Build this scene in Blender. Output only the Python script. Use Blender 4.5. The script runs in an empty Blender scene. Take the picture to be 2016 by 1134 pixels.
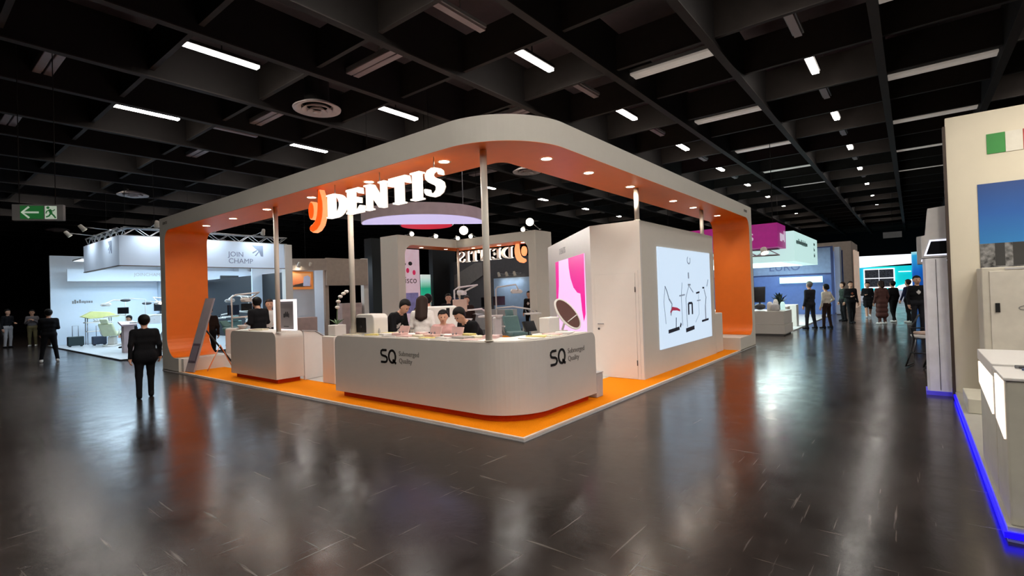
import bpy, math, random
import numpy as np
from mathutils import Matrix, Vector

random.seed(7)
scene = bpy.context.scene
COL = scene.collection

# ---------------------------------------------------------------- camera
CAM = (-4.7030, -3.6314, 1.75)
YAW, PITCH, ROLL, FPX = 0.67147, 0.010839, 0.032150, 991.06
_f = Vector((math.cos(YAW) * math.cos(PITCH), math.sin(YAW) * math.cos(PITCH), math.sin(PITCH)))
_r = Vector((math.sin(YAW), -math.cos(YAW), 0.0))
_u = _r.cross(_f)
_r2 = math.cos(ROLL) * _r - math.sin(ROLL) * _u
_u2 = math.sin(ROLL) * _r + math.cos(ROLL) * _u
cam_data = bpy.data.cameras.new('camera')
cam_data.sensor_width = 36.0
cam_data.lens = FPX / 2016.0 * 36.0
cam_data.clip_end = 300
cam = bpy.data.objects.new('camera', cam_data)
COL.objects.link(cam)
cam.matrix_world = Matrix((( _r2.x, _u2.x, -_f.x, CAM[0]), (_r2.y, _u2.y, -_f.y, CAM[1]),
                           (_r2.z, _u2.z, -_f.z, CAM[2]), (0, 0, 0, 1)))
scene.camera = cam

# ---------------------------------------------------------------- world, exposure
world = bpy.data.worlds.new('hall_world')
scene.world = world
world.use_nodes = True
world.node_tree.nodes['Background'].inputs[0].default_value = (0.02, 0.02, 0.022, 1)
world.node_tree.nodes['Background'].inputs[1].default_value = 0.2
vs = scene.view_settings
vs.view_transform = 'Standard'
vs.look = 'None'
vs.gamma = 1.0
vs.use_curve_mapping = False
vs.exposure = 0.0
# strengths of the lamps the hall has (tuned here, used by the lamp builders below)
TUBE_E = 42.0          # lit ceiling tubes, emission
STRIP_E = 0.16         # dimmed ceiling strips
DOWN_W = 46.0          # recessed downlights in the orange soffit
SPOT_W = 108.0          # track spots over the main booth
COOL_W = 84.0         # light panels of the white booth on the left
TEAL_W = 150.0         # light panels of the glass booth on the right
NEAR_W = 85.0          # wash lights of the near booth on the right
scene.cycles.max_bounces = 5
scene.cycles.adaptive_threshold = 0.07
scene.cycles.caustics_reflective = False
scene.cycles.caustics_refractive = False
scene.cycles.diffuse_bounces = 3
scene.cycles.glossy_bounces = 3
scene.cycles.sample_clamp_indirect = 6.0
scene.cycles.sample_clamp_direct = 0.0

# ---------------------------------------------------------------- materials
MATS = {}
def srgb(r, g, b):
    def c(v):
        v /= 255.0
        return v / 12.92 if v <= 0.04045 else ((v + 0.055) / 1.055) ** 2.4
    return (c(r), c(g), c(b), 1.0)

def mat(name, rgb, rough=0.5, metal=0.0, emit=0.0, ecol=None, var=0.06, scale=6.0, bump=0.0, alpha=1.0, trans=0.0, spec=0.5):
    if name in MATS:
        return MATS[name]
    m = bpy.data.materials.new(name)
    m.use_nodes = True
    nt = m.node_tree
    bs = nt.nodes['Principled BSDF']
    col = srgb(*rgb)
    if emit >= 0.5:
        col = tuple(c * 0.35 for c in col[:3]) + (1.0,)
    tc = nt.nodes.new('ShaderNodeTexCoord')
    nz = nt.nodes.new('ShaderNodeTexNoise')
    nz.inputs['Scale'].default_value = scale
    nz.inputs['Detail'].default_value = 3
    nt.links.new(tc.outputs['Object'], nz.inputs['Vector'])
    rp = nt.nodes.new('ShaderNodeValToRGB')
    rp.color_ramp.elements[0].position = 0.3
    rp.color_ramp.elements[1].position = 0.7
    rp.color_ramp.elements[0].color = tuple(c * (1 - var) for c in col[:3]) + (1,)
    rp.color_ramp.elements[1].color = tuple(min(1, c * (1 + var)) for c in col[:3]) + (1,)
    nt.links.new(nz.outputs['Fac'], rp.inputs['Fac'])
    nt.links.new(rp.outputs['Color'], bs.inputs['Base Color'])
    bs.inputs['Roughness'].default_value = rough
    bs.inputs['Metallic'].default_value = metal
    bs.inputs['Specular IOR Level'].default_value = spec
    if emit > 0:
        e = ecol if ecol else rgb
        bs.inputs['Emission Color'].default_value = srgb(*e)
        bs.inputs['Emission Strength'].default_value = emit
    if 0 < emit and name not in ('lamp_tube', 'screen_glow', 'lit_letter', 'lilac_glow'):
        m.cycles.emission_sampling = 'NONE'
    if alpha < 1:
        bs.inputs['Alpha'].default_value = alpha
    if trans > 0:
        bs.inputs['Transmission Weight'].default_value = trans
    if bump > 0:
        bp = nt.nodes.new('ShaderNodeBump')
        bp.inputs['Strength'].default_value = bump
        bp.inputs['Distance'].default_value = 0.01
        nt.links.new(nz.outputs['Fac'], bp.inputs['Height'])
        nt.links.new(bp.outputs['Normal'], bs.inputs['Normal'])
    MATS[name] = m
    return m

def floor_material():
    m = bpy.data.materials.new('hall_floor')
    m.use_nodes = True
    nt = m.node_tree
    bs = nt.nodes['Principled BSDF']
    tc = nt.nodes.new('ShaderNodeTexCoord')
    def noise(scale, detail=5, stretch=None, rough=0.6):
        n = nt.nodes.new('ShaderNodeTexNoise')
        n.inputs['Scale'].default_value = scale
        n.inputs['Detail'].default_value = detail
        n.inputs['Roughness'].default_value = rough
        if stretch:
            mp = nt.nodes.new('ShaderNodeMapping')
            mp.inputs['Scale'].default_value = stretch[:3]
            mp.inputs['Rotation'].default_value = (0, 0, stretch[3])
            nt.links.new(tc.outputs['Object'], mp.inputs['Vector'])
            nt.links.new(mp.outputs['Vector'], n.inputs['Vector'])
        else:
            nt.links.new(tc.outputs['Object'], n.inputs['Vector'])
        return n
    big = noise(0.45, 6)
    fine = noise(3.2, 8, None, 0.7)
    scr = noise(3.0, 3, (0.35, 9.0, 1, 0.5))
    scr2 = noise(2.2, 3, (8.0, 0.4, 1, -0.3))
    rp = nt.nodes.new('ShaderNodeValToRGB')
    rp.color_ramp.elements[0].position = 0.32
    rp.color_ramp.elements[0].color = srgb(27, 23, 22)
    rp.color_ramp.elements[1].position = 0.72
    rp.color_ramp.elements[1].color = srgb(62, 53, 49)
    mot = noise(1.3, 8, (0.55, 1.7, 1, 0.7), 0.72)
    mm = nt.nodes.new('ShaderNodeMath'); mm.operation = 'MULTIPLY_ADD'; mm.inputs[1].default_value = 0.45
    m2 = nt.nodes.new('ShaderNodeMath'); m2.operation = 'MULTIPLY'; m2.inputs[1].default_value = 0.55
    nt.links.new(mot.outputs['Fac'], m2.inputs[0]); nt.links.new(big.outputs['Fac'], mm.inputs[0]); nt.links.new(m2.outputs[0], mm.inputs[2])
    nt.links.new(mm.outputs[0], rp.inputs['Fac'])
    sr = nt.nodes.new('ShaderNodeValToRGB')
    sr.color_ramp.elements[0].position = 0.655
    sr.color_ramp.elements[0].color = (0, 0, 0, 1)
    sr.color_ramp.elements[1].position = 0.72
    sr.color_ramp.elements[1].color = (1, 1, 1, 1)
    mx = nt.nodes.new('ShaderNodeMath'); mx.operation = 'MAXIMUM'
    nt.links.new(scr.outputs['Fac'], mx.inputs[0]); nt.links.new(scr2.outputs['Fac'], mx.inputs[1])
    nt.links.new(mx.outputs[0], sr.inputs['Fac'])
    mixc = nt.nodes.new('ShaderNodeMix'); mixc.data_type = 'RGBA'
    mixc.inputs['B'].default_value = srgb(96, 88, 84)
    nt.links.new(sr.outputs['Color'], mixc.inputs['Factor'])
    nt.links.new(rp.outputs['Color'], mixc.inputs['A'])
    nt.links.new(mixc.outputs['Result'], bs.inputs['Base Color'])
    rr = nt.nodes.new('ShaderNodeMapRange')
    rr.inputs['From Min'].default_value = 0.3; rr.inputs['From Max'].default_value = 0.7
    rr.inputs['To Min'].default_value = 0.11; rr.inputs['To Max'].default_value = 0.29
    ad = nt.nodes.new('ShaderNodeMath'); ad.operation = 'MULTIPLY_ADD'
    ad.inputs[1].default_value = 0.35; ad.inputs[2].default_value = 0.32
    nt.links.new(fine.outputs['Fac'], ad.inputs[0])
    av = nt.nodes.new('ShaderNodeMath'); av.operation = 'MULTIPLY_ADD'; av.inputs[1].default_value = 0.45
    nt.links.new(big.outputs['Fac'], av.inputs[0])
    sub = nt.nodes.new('ShaderNodeMath'); sub.operation = 'MULTIPLY'; sub.inputs[1].default_value = 0.55
    nt.links.new(fine.outputs['Fac'], sub.inputs[0]); nt.links.new(sub.outputs[0], av.inputs[2])
    nt.links.new(av.outputs[0], rr.inputs['Value'])
    nt.links.new(rr.outputs['Result'], bs.inputs['Roughness'])
    bs.inputs['Specular IOR Level'].default_value = 0.36
    bp = nt.nodes.new('ShaderNodeBump'); bp.inputs['Strength'].default_value = 0.13; bp.inputs['Distance'].default_value = 0.01
    nt.links.new(fine.outputs['Fac'], bp.inputs['Height'])
    nt.links.new(bp.outputs['Normal'], bs.inputs['Normal'])
    return m

# ---------------------------------------------------------------- mesh helpers
class B:
    """collects simple solids into one mesh"""
    def __init__(self):
        self.v = []; self.f = []; self.smooth = []
    def add(self, vs_, fs, smooth=False):
        o = len(self.v)
        self.v.extend([tuple(p) for p in vs_])
        self.f.extend([tuple(i + o for i in f) for f in fs])
        self.smooth.extend([smooth] * len(fs))
        return self
    def box(self, x0, x1, y0, y1, z0, z1):
        x0, x1 = min(x0, x1), max(x0, x1); y0, y1 = min(y0, y1), max(y0, y1); z0, z1 = min(z0, z1), max(z0, z1)
        return self.add([(x0, y0, z0), (x1, y0, z0), (x1, y1, z0), (x0, y1, z0), (x0, y0, z1), (x1, y0, z1), (x1, y1, z1), (x0, y1, z1)],
                        [(3, 2, 1, 0), (4, 5, 6, 7), (0, 1, 5, 4), (1, 2, 6, 5), (2, 3, 7, 6), (3, 0, 4, 7)])
    def obox(self, c, ax, ay, az):
        """oriented box, centre c and half-extent vectors"""
        c = Vector(c); ax = Vector(ax); ay = Vector(ay); az = Vector(az)
        p = [c + sx * ax + sy * ay + sz * az for sz in (-1, 1) for sx, sy in ((-1, -1), (1, -1), (1, 1), (-1, 1))]
        return self.add(p, [(3, 2, 1, 0), (4, 5, 6, 7), (0, 1, 5, 4), (1, 2, 6, 5), (2, 3, 7, 6), (3, 0, 4, 7)])
    def prism(self, poly, frame):
        """poly: 2D points, frame(u, v, w) -> 3D with w in 0, 1"""
        n = len(poly)
        a = sum(poly[i][0] * poly[(i + 1) % n][1] - poly[(i + 1) % n][0] * poly[i][1] for i in range(n))
        if a < 0:
            poly = poly[::-1]
        vs_ = [frame(u, v, 0) for u, v in poly] + [frame(u, v, 1) for u, v in poly]
        fs = [tuple(range(n - 1, -1, -1)), tuple(range(n, 2 * n))]
        fs += [(i, (i + 1) % n, n + (i + 1) % n, n + i) for i in range(n)]
        return self.add(vs_, fs)
    def tube(self, pts, r, n=8, cap=True, smooth=True):
        pts = [Vector(p) for p in pts]
        rs = r if isinstance(r, (list, tuple)) else [r] * len(pts)
        vs_ = []; fs = []
        prev = None
        for i, p in enumerate(pts):
            d = (pts[min(i + 1, len(pts) - 1)] - pts[max(i - 1, 0)])
            if d.length < 1e-9:
                d = Vector((0, 0, 1))
            d.normalize()
            if prev is None:
                ref = Vector((0, 0, 1)) if abs(d.z) < 0.9 else Vector((1, 0, 0))
                a = d.cross(ref).normalized()
            else:
                a = (prev - d * prev.dot(d))
                a = a.normalized() if a.length > 1e-6 else d.orthogonal().normalized()
            prev = a
            b = d.cross(a)
            for k in range(n):
                t = 2 * math.pi * k / n
                vs_.append(p + rs[i] * (math.cos(t) * a + math.sin(t) * b))
        for i in range(len(pts) - 1):
            for k in range(n):
                k2 = (k + 1) % n
                fs.append((i * n + k, i * n + k2, (i + 1) * n + k2, (i + 1) * n + k))
        self.add(vs_, fs, smooth)
        if cap:
            o = len(self.v) - len(vs_)
            self.f.append(tuple(o + k for k in range(n - 1, -1, -1))); self.smooth.append(False)
            o2 = o + (len(pts) - 1) * n
            self.f.append(tuple(o2 + k for k in range(n))); self.smooth.append(False)
        return self
    def cyl(self, c, r, z0, z1, n=20, r1=None):
        return self.tube([(c[0], c[1], z0), (c[0], c[1], z1)], [r, r if r1 is None else r1], n)
    def lathe(self, prof, c=(0, 0, 0), n=24, smooth=True):
        vs_ = []; fs = []
        for r, z in prof:
            for k in range(n):
                t = 2 * math.pi * k / n
                vs_.append((c[0] + r * math.cos(t), c[1] + r * math.sin(t), c[2] + z))
        m = len(prof)
        for i in range(m - 1):
            for k in range(n):
                k2 = (k + 1) % n
                fs.append((i * n + k, i * n + k2, (i + 1) * n + k2, (i + 1) * n + k))
        return self.add(vs_, fs, smooth)
    def sphere(self, c, r, n=12, m=8, s=(1, 1, 1)):
        vs_ = []; fs = []
        for i in range(m + 1):
            a = math.pi * i / m
            for k in range(n):
                t = 2 * math.pi * k / n
                vs_.append((c[0] + r * s[0] * math.sin(a) * math.cos(t), c[1] + r * s[1] * math.sin(a) * math.sin(t), c[2] - r * s[2] * math.cos(a)))
        for i in range(m):
            for k in range(n):
                k2 = (k + 1) % n
                fs.append((i * n + k, i * n + k2, (i + 1) * n + k2, (i + 1) * n + k))
        return self.add(vs_, fs, True)
    def mesh(self, name):
        me = bpy.data.meshes.new(name)
        me.from_pydata(self.v, [], self.f)
        if any(self.smooth):
            me.polygons.foreach_set('use_smooth', self.smooth)
        me.validate()
        me.update()
        return me

def link(name, me, m, parent=None, bevel=0.0, seg=2):
    o = bpy.data.objects.new(name, me)
    COL.objects.link(o)
    if m is not None and not me.materials:
        me.materials.append(m)
    if parent is not None:
        o.parent = parent
        if parent.get('_world'):
            o.matrix_parent_inverse = parent.matrix_basis.inverted()
    if bevel > 0:
        md = o.modifiers.new('bevel', 'BEVEL')
        md.width = bevel; md.segments = seg; md.limit_method = 'ANGLE'; md.angle_limit = math.radians(40)
    return o

def tag(o, label, cat, group=None, kind=None):
    o['label'] = label; o['category'] = cat
    if group: o['group'] = group
    if kind: o['kind'] = kind
    return o

ROOTS = []
def thing(name, label, cat, loc=(0, 0, 0), rz=0.0, group=None, local=False):
    """an Empty at the thing's base; parts are given in world coordinates unless local"""
    e = bpy.data.objects.new(name, None)
    COL.objects.link(e)
    e.empty_display_size = 0.2
    e.location = loc
    e.rotation_euler = (0, 0, rz)
    e.matrix_basis = Matrix.Translation(Vector(loc)) @ Matrix.Rotation(rz, 4, 'Z')
    if not local:
        e['_world'] = 1
        ROOTS.append(e)
    return tag(e, label, cat, group)

def part(name, b, m, parent, bevel=0.0, seg=2):
    return link(name, b.mesh(name), m, parent, bevel, seg)

def one(name, b, m, label, cat, group=None, bevel=0.0, seg=2, kind=None):
    """a thing that is a single mesh, origin moved to its base"""
    vs_ = np.array(b.v)
    c = Vector(((vs_[:, 0].min() + vs_[:, 0].max()) / 2, (vs_[:, 1].min() + vs_[:, 1].max()) / 2, vs_[:, 2].min()))
    b.v = [tuple(Vector(p) - c) for p in b.v]
    o = link(name, b.mesh(name), m, None, bevel, seg)
    o.location = c
    return tag(o, label, cat, group, kind)

def sub(name, b, m, parent, bevel=0.0):
    """a sub-part of a part: the part's mesh is in world or thing coordinates, so no offset"""
    o = link(name, b.mesh(name), m, None, bevel)
    o.parent = parent
    return o

def copy_tree(o, parent=None):
    c = o.copy(); COL.objects.link(c); c.parent = parent
    for ch in list(o.children):
        copy_tree(ch, c)
    return c

def arc(cx, cy, r, a0, a1, n):
    return [(cx + r * math.cos(math.radians(a0 + (a1 - a0) * i / n)), cy + r * math.sin(math.radians(a0 + (a1 - a0) * i / n))) for i in range(n + 1)]

def ribbon2(pts, w):
    """2D stroke -> polygon"""
    pts = [Vector(p) for p in pts]
    ws = w if isinstance(w, (list, tuple)) else [w] * len(pts)
    L = []; Rr = []
    for i, p in enumerate(pts):
        d = pts[min(i + 1, len(pts) - 1)] - pts[max(i - 1, 0)]
        d.normalize()
        nrm = Vector((-d.y, d.x))
        L.append(tuple(p + nrm * ws[i] / 2)); Rr.append(tuple(p - nrm * ws[i] / 2))
    return L, Rr

def stroke(b, pts, w, frame):
    """extruded stroke as a chain of quads"""
    L, Rr = ribbon2(pts, w)
    n = len(L)
    vs_ = []
    for i in range(n):
        vs_ += [frame(*L[i], 0), frame(*Rr[i], 0), frame(*Rr[i], 1), frame(*L[i], 1)]
    fs = []
    for i in range(n - 1):
        a, c = 4 * i, 4 * i + 4
        for k in range(4):
            k2 = (k + 1) % 4
            fs.append((a + k, c + k, c + k2, a + k2))
    fs += [(0, 1, 2, 3), (4 * n - 1, 4 * n - 2, 4 * n - 3, 4 * n - 4)]
    b.add(vs_, fs)

def frame_of(origin, u, v, depth):
    """(u, v, w) -> world; w = 1 is depth along u x v (towards the viewer)"""
    o = Vector(origin); u = Vector(u); v = Vector(v); n = u.cross(v)
    return lambda a, c, w: tuple(o + u * a + v * c + n * (depth * w))

def text_into(b, s, size, frame, depth_w=(0.0, 1.0), align='LEFT', spacing=1.0):
    cu = bpy.data.curves.new('t', 'FONT')
    cu.body = s; cu.size = size; cu.align_x = align; cu.extrude = 0.5; cu.resolution_u = 3; cu.space_character = spacing
    o = bpy.data.objects.new('t', cu)
    COL.objects.link(o)
    dg = bpy.context.evaluated_depsgraph_get()
    me = bpy.data.meshes.new_from_object(o.evaluated_get(dg))
    vs_ = [frame(p.co.x, p.co.y, 0.5 + p.co.z) for p in me.vertices]
    fs = [tuple(p.vertices) for p in me.polygons]
    bpy.data.objects.remove(o); bpy.data.curves.remove(cu); bpy.data.meshes.remove(me)
    b.add(vs_, fs)
    return b

def illegible(b, width, height, frame, seed=1):
    """row of small strokes for print too blurred to read"""
    rr_ = random.Random(seed); x = 0.0
    while x < width:
        w = height * rr_.uniform(0.25, 0.6); y0 = rr_.choice((0.0, 0.0, -0.15 * height)); y1 = height * rr_.choice((0.6, 0.65, 1.0))
        b.prism([(x, y0), (x + w * 0.75, y0), (x + w * 0.75, y1), (x, y1)], frame)
        x += w
    return b

def spot(name, loc, target, watts, angle, col=(1, 0.93, 0.84), blend=0.5, rad=0.05, parent=None):
    ld = bpy.data.lights.new(name, 'SPOT')
    ld.energy = watts; ld.spot_size = math.radians(angle); ld.spot_blend = blend; ld.color = col; ld.shadow_soft_size = rad
    o = bpy.data.objects.new(name, ld)
    COL.objects.link(o)
    d = (Vector(target) - Vector(loc)).normalized()
    M = Matrix.Translation(Vector(loc)) @ d.to_track_quat('-Z', 'Y').to_matrix().to_4x4()
    if parent is not None:
        o.parent = parent
        if parent.get('_world'):
            o.matrix_parent_inverse = parent.matrix_basis.inverted()
    o.matrix_basis = M
    return o

def area(name, loc, size, watts, col=(1, 1, 1), parent=None, target=None):
    ld = bpy.data.lights.new(name, 'AREA')
    ld.energy = watts; ld.shape = 'RECTANGLE'; ld.size = size[0]; ld.size_y = size[1]; ld.color = col
    o = bpy.data.objects.new(name, ld)
    COL.objects.link(o)
    M = Matrix.Translation(Vector(loc))
    if target is not None:
        M = M @ (Vector(target) - Vector(loc)).normalized().to_track_quat('-Z', 'Y').to_matrix().to_4x4()
    if parent is not None:
        o.parent = parent
        if parent.get('_world'):
            o.matrix_parent_inverse = parent.matrix_basis.inverted()
    o.matrix_basis = M
    return o

ORD = ['first', 'second', 'third', 'fourth', 'fifth', 'sixth', 'seventh', 'eighth', 'ninth', 'tenth', 'eleventh', 'twelfth', 'thirteenth', 'fourteenth', 'fifteenth', 'sixteenth']

# ---------------------------------------------------------------- palette
M_white = mat('white_laminate', (226, 222, 216), 0.45, var=0.012)
M_shell = mat('canopy_white', (218, 212, 200), 0.55, var=0.012)
M_counter = mat('counter_white', (206, 200, 192), 0.40, var=0.012)
M_orange = mat('orange_panel', (240, 116, 22), 0.42, var=0.02)
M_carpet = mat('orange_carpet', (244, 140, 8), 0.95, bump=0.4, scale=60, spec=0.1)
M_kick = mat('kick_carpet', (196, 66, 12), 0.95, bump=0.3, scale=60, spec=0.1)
M_vinyl = mat('white_vinyl', (222, 216, 208), 0.30)
M_alu = mat('aluminium', (190, 190, 192), 0.35, 0.9)
M_steel = mat('steel', (150, 150, 155), 0.3, 0.9)
M_black = mat('black_plastic', (18, 18, 20), 0.4)
M_dark = mat('dark_grey', (52, 52, 56), 0.5)
M_grey = mat('mid_grey', (128, 126, 126), 0.5)
M_lgrey = mat('light_grey', (186, 184, 184), 0.5)
M_beam = mat('ceiling_black', (32, 29, 28), 0.8, spec=0.2)
M_flange_lit = mat('beam_flange', (54, 49, 47), 0.7, spec=0.2)  # lighter tone stands for the light the beams' lower lips catch
M_cross = mat('cross_beam_paint', (50, 45, 42), 0.8, spec=0.1)
M_ceil = mat('ceiling_panel', (88, 76, 77), 0.9, spec=0.1)
M_tube = mat('lamp_tube', (255, 244, 226), 0.3, emit=TUBE_E, ecol=(255, 248, 240), var=0.0)
M_strip_off = mat('lamp_strip_off', (150, 134, 134), 0.5, var=0.0)
M_strip = mat('lamp_strip', (226, 220, 214), 0.5, emit=STRIP_E, ecol=(255, 240, 226), var=0.0)
M_bulb = mat('lamp_bulb', (255, 246, 230), 0.3, emit=26.0, ecol=(255, 240, 214), var=0.0)
M_letter = mat('lit_letter', (255, 250, 240), 0.4, emit=1.5, ecol=(255, 240, 224), var=0.0)
M_logo = mat('lit_logo', (255, 92, 20), 0.4, emit=1.15, ecol=(255, 84, 20), var=0.0)
M_logo_edge = mat('lit_logo_edge', (255, 160, 110), 0.4, emit=1.3, ecol=(255, 150, 96), var=0.0)
M_blackink = mat('black_ink', (10, 10, 11), 0.5)
M_greyink = mat('grey_ink', (120, 114, 108), 0.6)
M_teal_cush = mat('teal_upholstery', (96, 134, 132), 0.5)
M_beige = mat('beige_upholstery', (196, 168, 152), 0.55)
M_glassy = mat('dark_screen', (22, 22, 26), 0.15)
M_wood = mat('brown_panel', (84, 44, 36), 0.35)
M_paper = mat('paper', (232, 224, 212), 0.7)
M_cool = mat('cool_white_wall', (216, 228, 242), 0.6, var=0.012)
# ================================================================ HALL SHELL
HX0, HX1, HY0, HY1 = -22.0, 60.0, -20.0, 50.0
M_floor = floor_material()
M_wall = mat('hall_wall', (34, 33, 36), 0.9, spec=0.1)
def struct(name, b, m, label, cat, bevel=0.0):
    return one(name, b, m, label, cat, kind='structure', bevel=bevel)
struct('floor', B().box(HX0, HX1, HY0, HY1, -0.3, 0.0), M_floor, 'dark polished scuffed hall floor', 'floor')
struct('wall_back', B().box(HX1, HX1 + 0.3, HY0, HY1, 0, 8.4), M_wall, 'dark end wall of the hall behind the teal booth', 'wall')
struct('wall_left', B().box(HX0, HX1, HY1, HY1 + 0.3, 0, 8.4), M_wall, 'dark hall wall far behind the white booth', 'wall')
struct('wall_near', B().box(HX0 - 0.3, HX0, HY0, HY1, 0, 8.4), M_wall, 'dark hall wall behind the viewer', 'wall')
struct('wall_right', B().box(HX0, HX1, HY0 - 0.3, HY0, 0, 8.4), M_wall, 'dark hall wall beyond the booth on the right', 'wall')
ceil = thing('ceiling', 'black exhibition hall ceiling with a grid of dark beams', 'ceiling', ((HX0 + HX1) / 2, (HY0 + HY1) / 2, 7.0))
ceil['kind'] = 'structure'
part('ceiling_slab', B().box(HX0, HX1, HY0, HY1, 8.2, 8.4), M_ceil, ceil)
BAYS = [-1.87 + 4.95 * k for k in range(-3, 10)]
for yc in BAYS:
    for s in (-1, 1):
        part('beam', B().box(HX0, HX1, yc + s * 1.36 - 0.07, yc + s * 1.36 + 0.07, 6.79, 7.85), M_beam, ceil)
        part('beam_flange', B().box(HX0, HX1, yc + s * 1.36 - 0.085, yc + s * 1.36 + 0.085, 6.765, 6.79), M_flange_lit, ceil)
for i in range(-3, 26):
    x = -0.9 + 2.37 * i
    part('cross_beam', B().box(x - 0.035, x + 0.035, BAYS[0] - 1.4, BAYS[-1] + 1.4, 6.95, 7.75), M_cross, ceil)
    part('beam_flange', B().box(x - 0.05, x + 0.05, BAYS[0] - 1.4, BAYS[-1] + 1.4, 6.93, 6.95), M_flange_lit, ceil)

# ---------------------------------------------------------------- ceiling lights
ROWN = {-2: 'outermost row on the far right', -1: 'row over the aisle beyond the cream booth', 0: 'row over the right aisle',
        1: 'row over the near arch corner', 2: 'row over the lit sign', 3: 'row over the left aisle', 4: 'row over the truss booth',
        5: 'second row behind the left aisle', 6: 'third row behind the left aisle', 7: 'fourth row behind the left aisle', 8: 'fifth row behind the left aisle', 9: 'sixth row behind the left aisle'}
def tube_light(x, y, L, lit, label, group, n=1):
    t = thing('tube_light' if lit else 'light_strip', label, 'ceiling light', (x, y, 7.12), group=group)
    b = B().box(x - L / 2, x + L / 2, y - 0.11 * n, y + 0.11 * n, 7.17, 7.24)
    b.box(x - 0.01, x + 0.01, y - 0.01, y + 0.01, 7.24, 8.2)
    part('housing', b, M_beam if lit else M_grey, t)
    for q in range(n):
        yq = y + (q - (n - 1) / 2) * 0.2
        part('tube', B().box(x - L / 2, x + L / 2, yq - 0.075, yq + 0.075, 7.12, 7.17), M_tube if lit else M_strip_off, t)
for k in range(-1, 8):
    yc = -1.87 + 4.95 * k
    imax = {-1: 4, 0: 11, 1: 11, 2: 10, 3: 8, 4: 6, 5: 4, 6: 3, 7: 2}[k]
    for i in range(-1 if k > 3 else 0, imax):
        n = i + (2 if k > 3 else 1)
        tube_light(0.03 + 4.74 * i, yc, 1.56, True, 'lit white ceiling tube, %s along the %s' % (ORD[n - 1], ROWN[k]), 'lit ceiling tubes', 2 if (k == -1 or (k == 0 and i < 1)) else 1)  # right rows doubled to throw extra light on right-hand faces
        if k < 4 and i < 6 and not (k == 2 and i in (0, 2)):
            tube_light(2.40 + 4.74 * i, yc, 1.3, False, 'unlit grey ceiling tube, %s along the %s' % (ORD[n - 1], ROWN[k]), 'unlit ceiling tubes')
for k in range(-3, 4):  # added triple tubes out of view, fill light for faces towards the camera
    for i in (range(-3, 0) if k < 0 else range(-2, 0) if k < 2 else ()):
        tube_light(0.03 + 4.74 * i, -1.87 + 4.95 * k, 1.56, True, 'added ceiling fill tube behind the viewer, %s row from the right, %s from the near wall' % (ORD[k + 3], ORD[i + 4]), 'added fill tubes behind the viewer', 3)
for k in (-3, -2):  # added triple tubes past the cream wall, fill light for right-hand faces
    for i in range(0, 5):
        tube_light(0.03 + 4.74 * i, -1.87 + 4.95 * k, 1.56, True, 'added ceiling fill tube beyond the cream wall, %s row from the right, %s along it' % (ORD[k + 3], ORD[i]), 'added fill tubes beyond the cream wall', 3)
GAPN = {-1: 'between the two rightmost beams', 0: 'right of the near arch corner', 1: 'left of the near arch corner', 2: 'between the sign and the left aisle', 3: 'over the truss booth front'}
def cross_strip(x, y, label, m):
    t = thing('ceiling_strip', label, 'ceiling light', (x, y, 7.02), group='pale strips across the ceiling gaps')
    part('housing', B().box(x - 0.17, x + 0.17, y - 1.04, y + 1.04, 7.08, 7.16).box(x - 0.01, x + 0.01, y - 0.01, y + 0.01, 7.16, 8.2), M_grey, t)
    for dx in (-0.095, 0.095):
        part('tube', B().box(x + dx - 0.08, x + dx + 0.08, y - 1.04, y + 1.04, 7.02, 7.08), m, t, 0.015)
for k in range(-1, 4):
    y = -1.87 + 4.95 * (k + 0.5)
    for i in range(-1, 6 if k < 1 else 5):
        cross_strip(2.34 + 4.70 * i, y, 'pale strip light across the ceiling gap %s, %s from the camera' % (GAPN[k], ORD[i + 1]), M_strip if (k < 1 and i > 0) else M_strip_off)

M_diff = mat('diffuser_metal', (206, 190, 186), 0.5)
def diffuser(x, y, label):
    z = 6.55
    t = thing('air_diffuser', label, 'air diffuser', (x, y, z), group='round air diffusers')
    part('flange', B().lathe([(0.38, 0.06), (0.57, 0.0), (0.58, 0.03), (0.40, 0.13), (0.36, 0.14)], (x, y, z), 32), M_diff, t)
    for r, zz in ((0.36, -0.03), (0.24, -0.07)):
        part('cone', B().lathe([(r - 0.12, zz + 0.09), (r, zz), (r + 0.005, zz + 0.015), (r - 0.10, zz + 0.11)], (x, y, z), 28), M_diff, t)
    part('core', B().lathe([(0.0, -0.09), (0.10, -0.085), (0.11, -0.06), (0.0, -0.02)], (x, y, z), 20), M_diff, t)
    part('duct', B().lathe([(0.30, 0.05), (0.30, 1.65)], (x, y, z), 20), M_beam, t)
for x, y, l in ((2.25, 8.0, 'large round white air diffuser hanging left of the near arch'), (2.25, 22.85, 'round air diffuser hanging over the truss booth'),
                (2.25, 37.7, 'small far round air diffuser beside the exit sign'), (11.4, 8.2, 'round air diffuser seen under the arch right of the corner pole'),
                (11.4, 22.85, 'round air diffuser far behind the suspended ring'), (11.4, 37.7, 'farthest round air diffuser above the mid booth')):
    diffuser(x, y, l)

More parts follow.
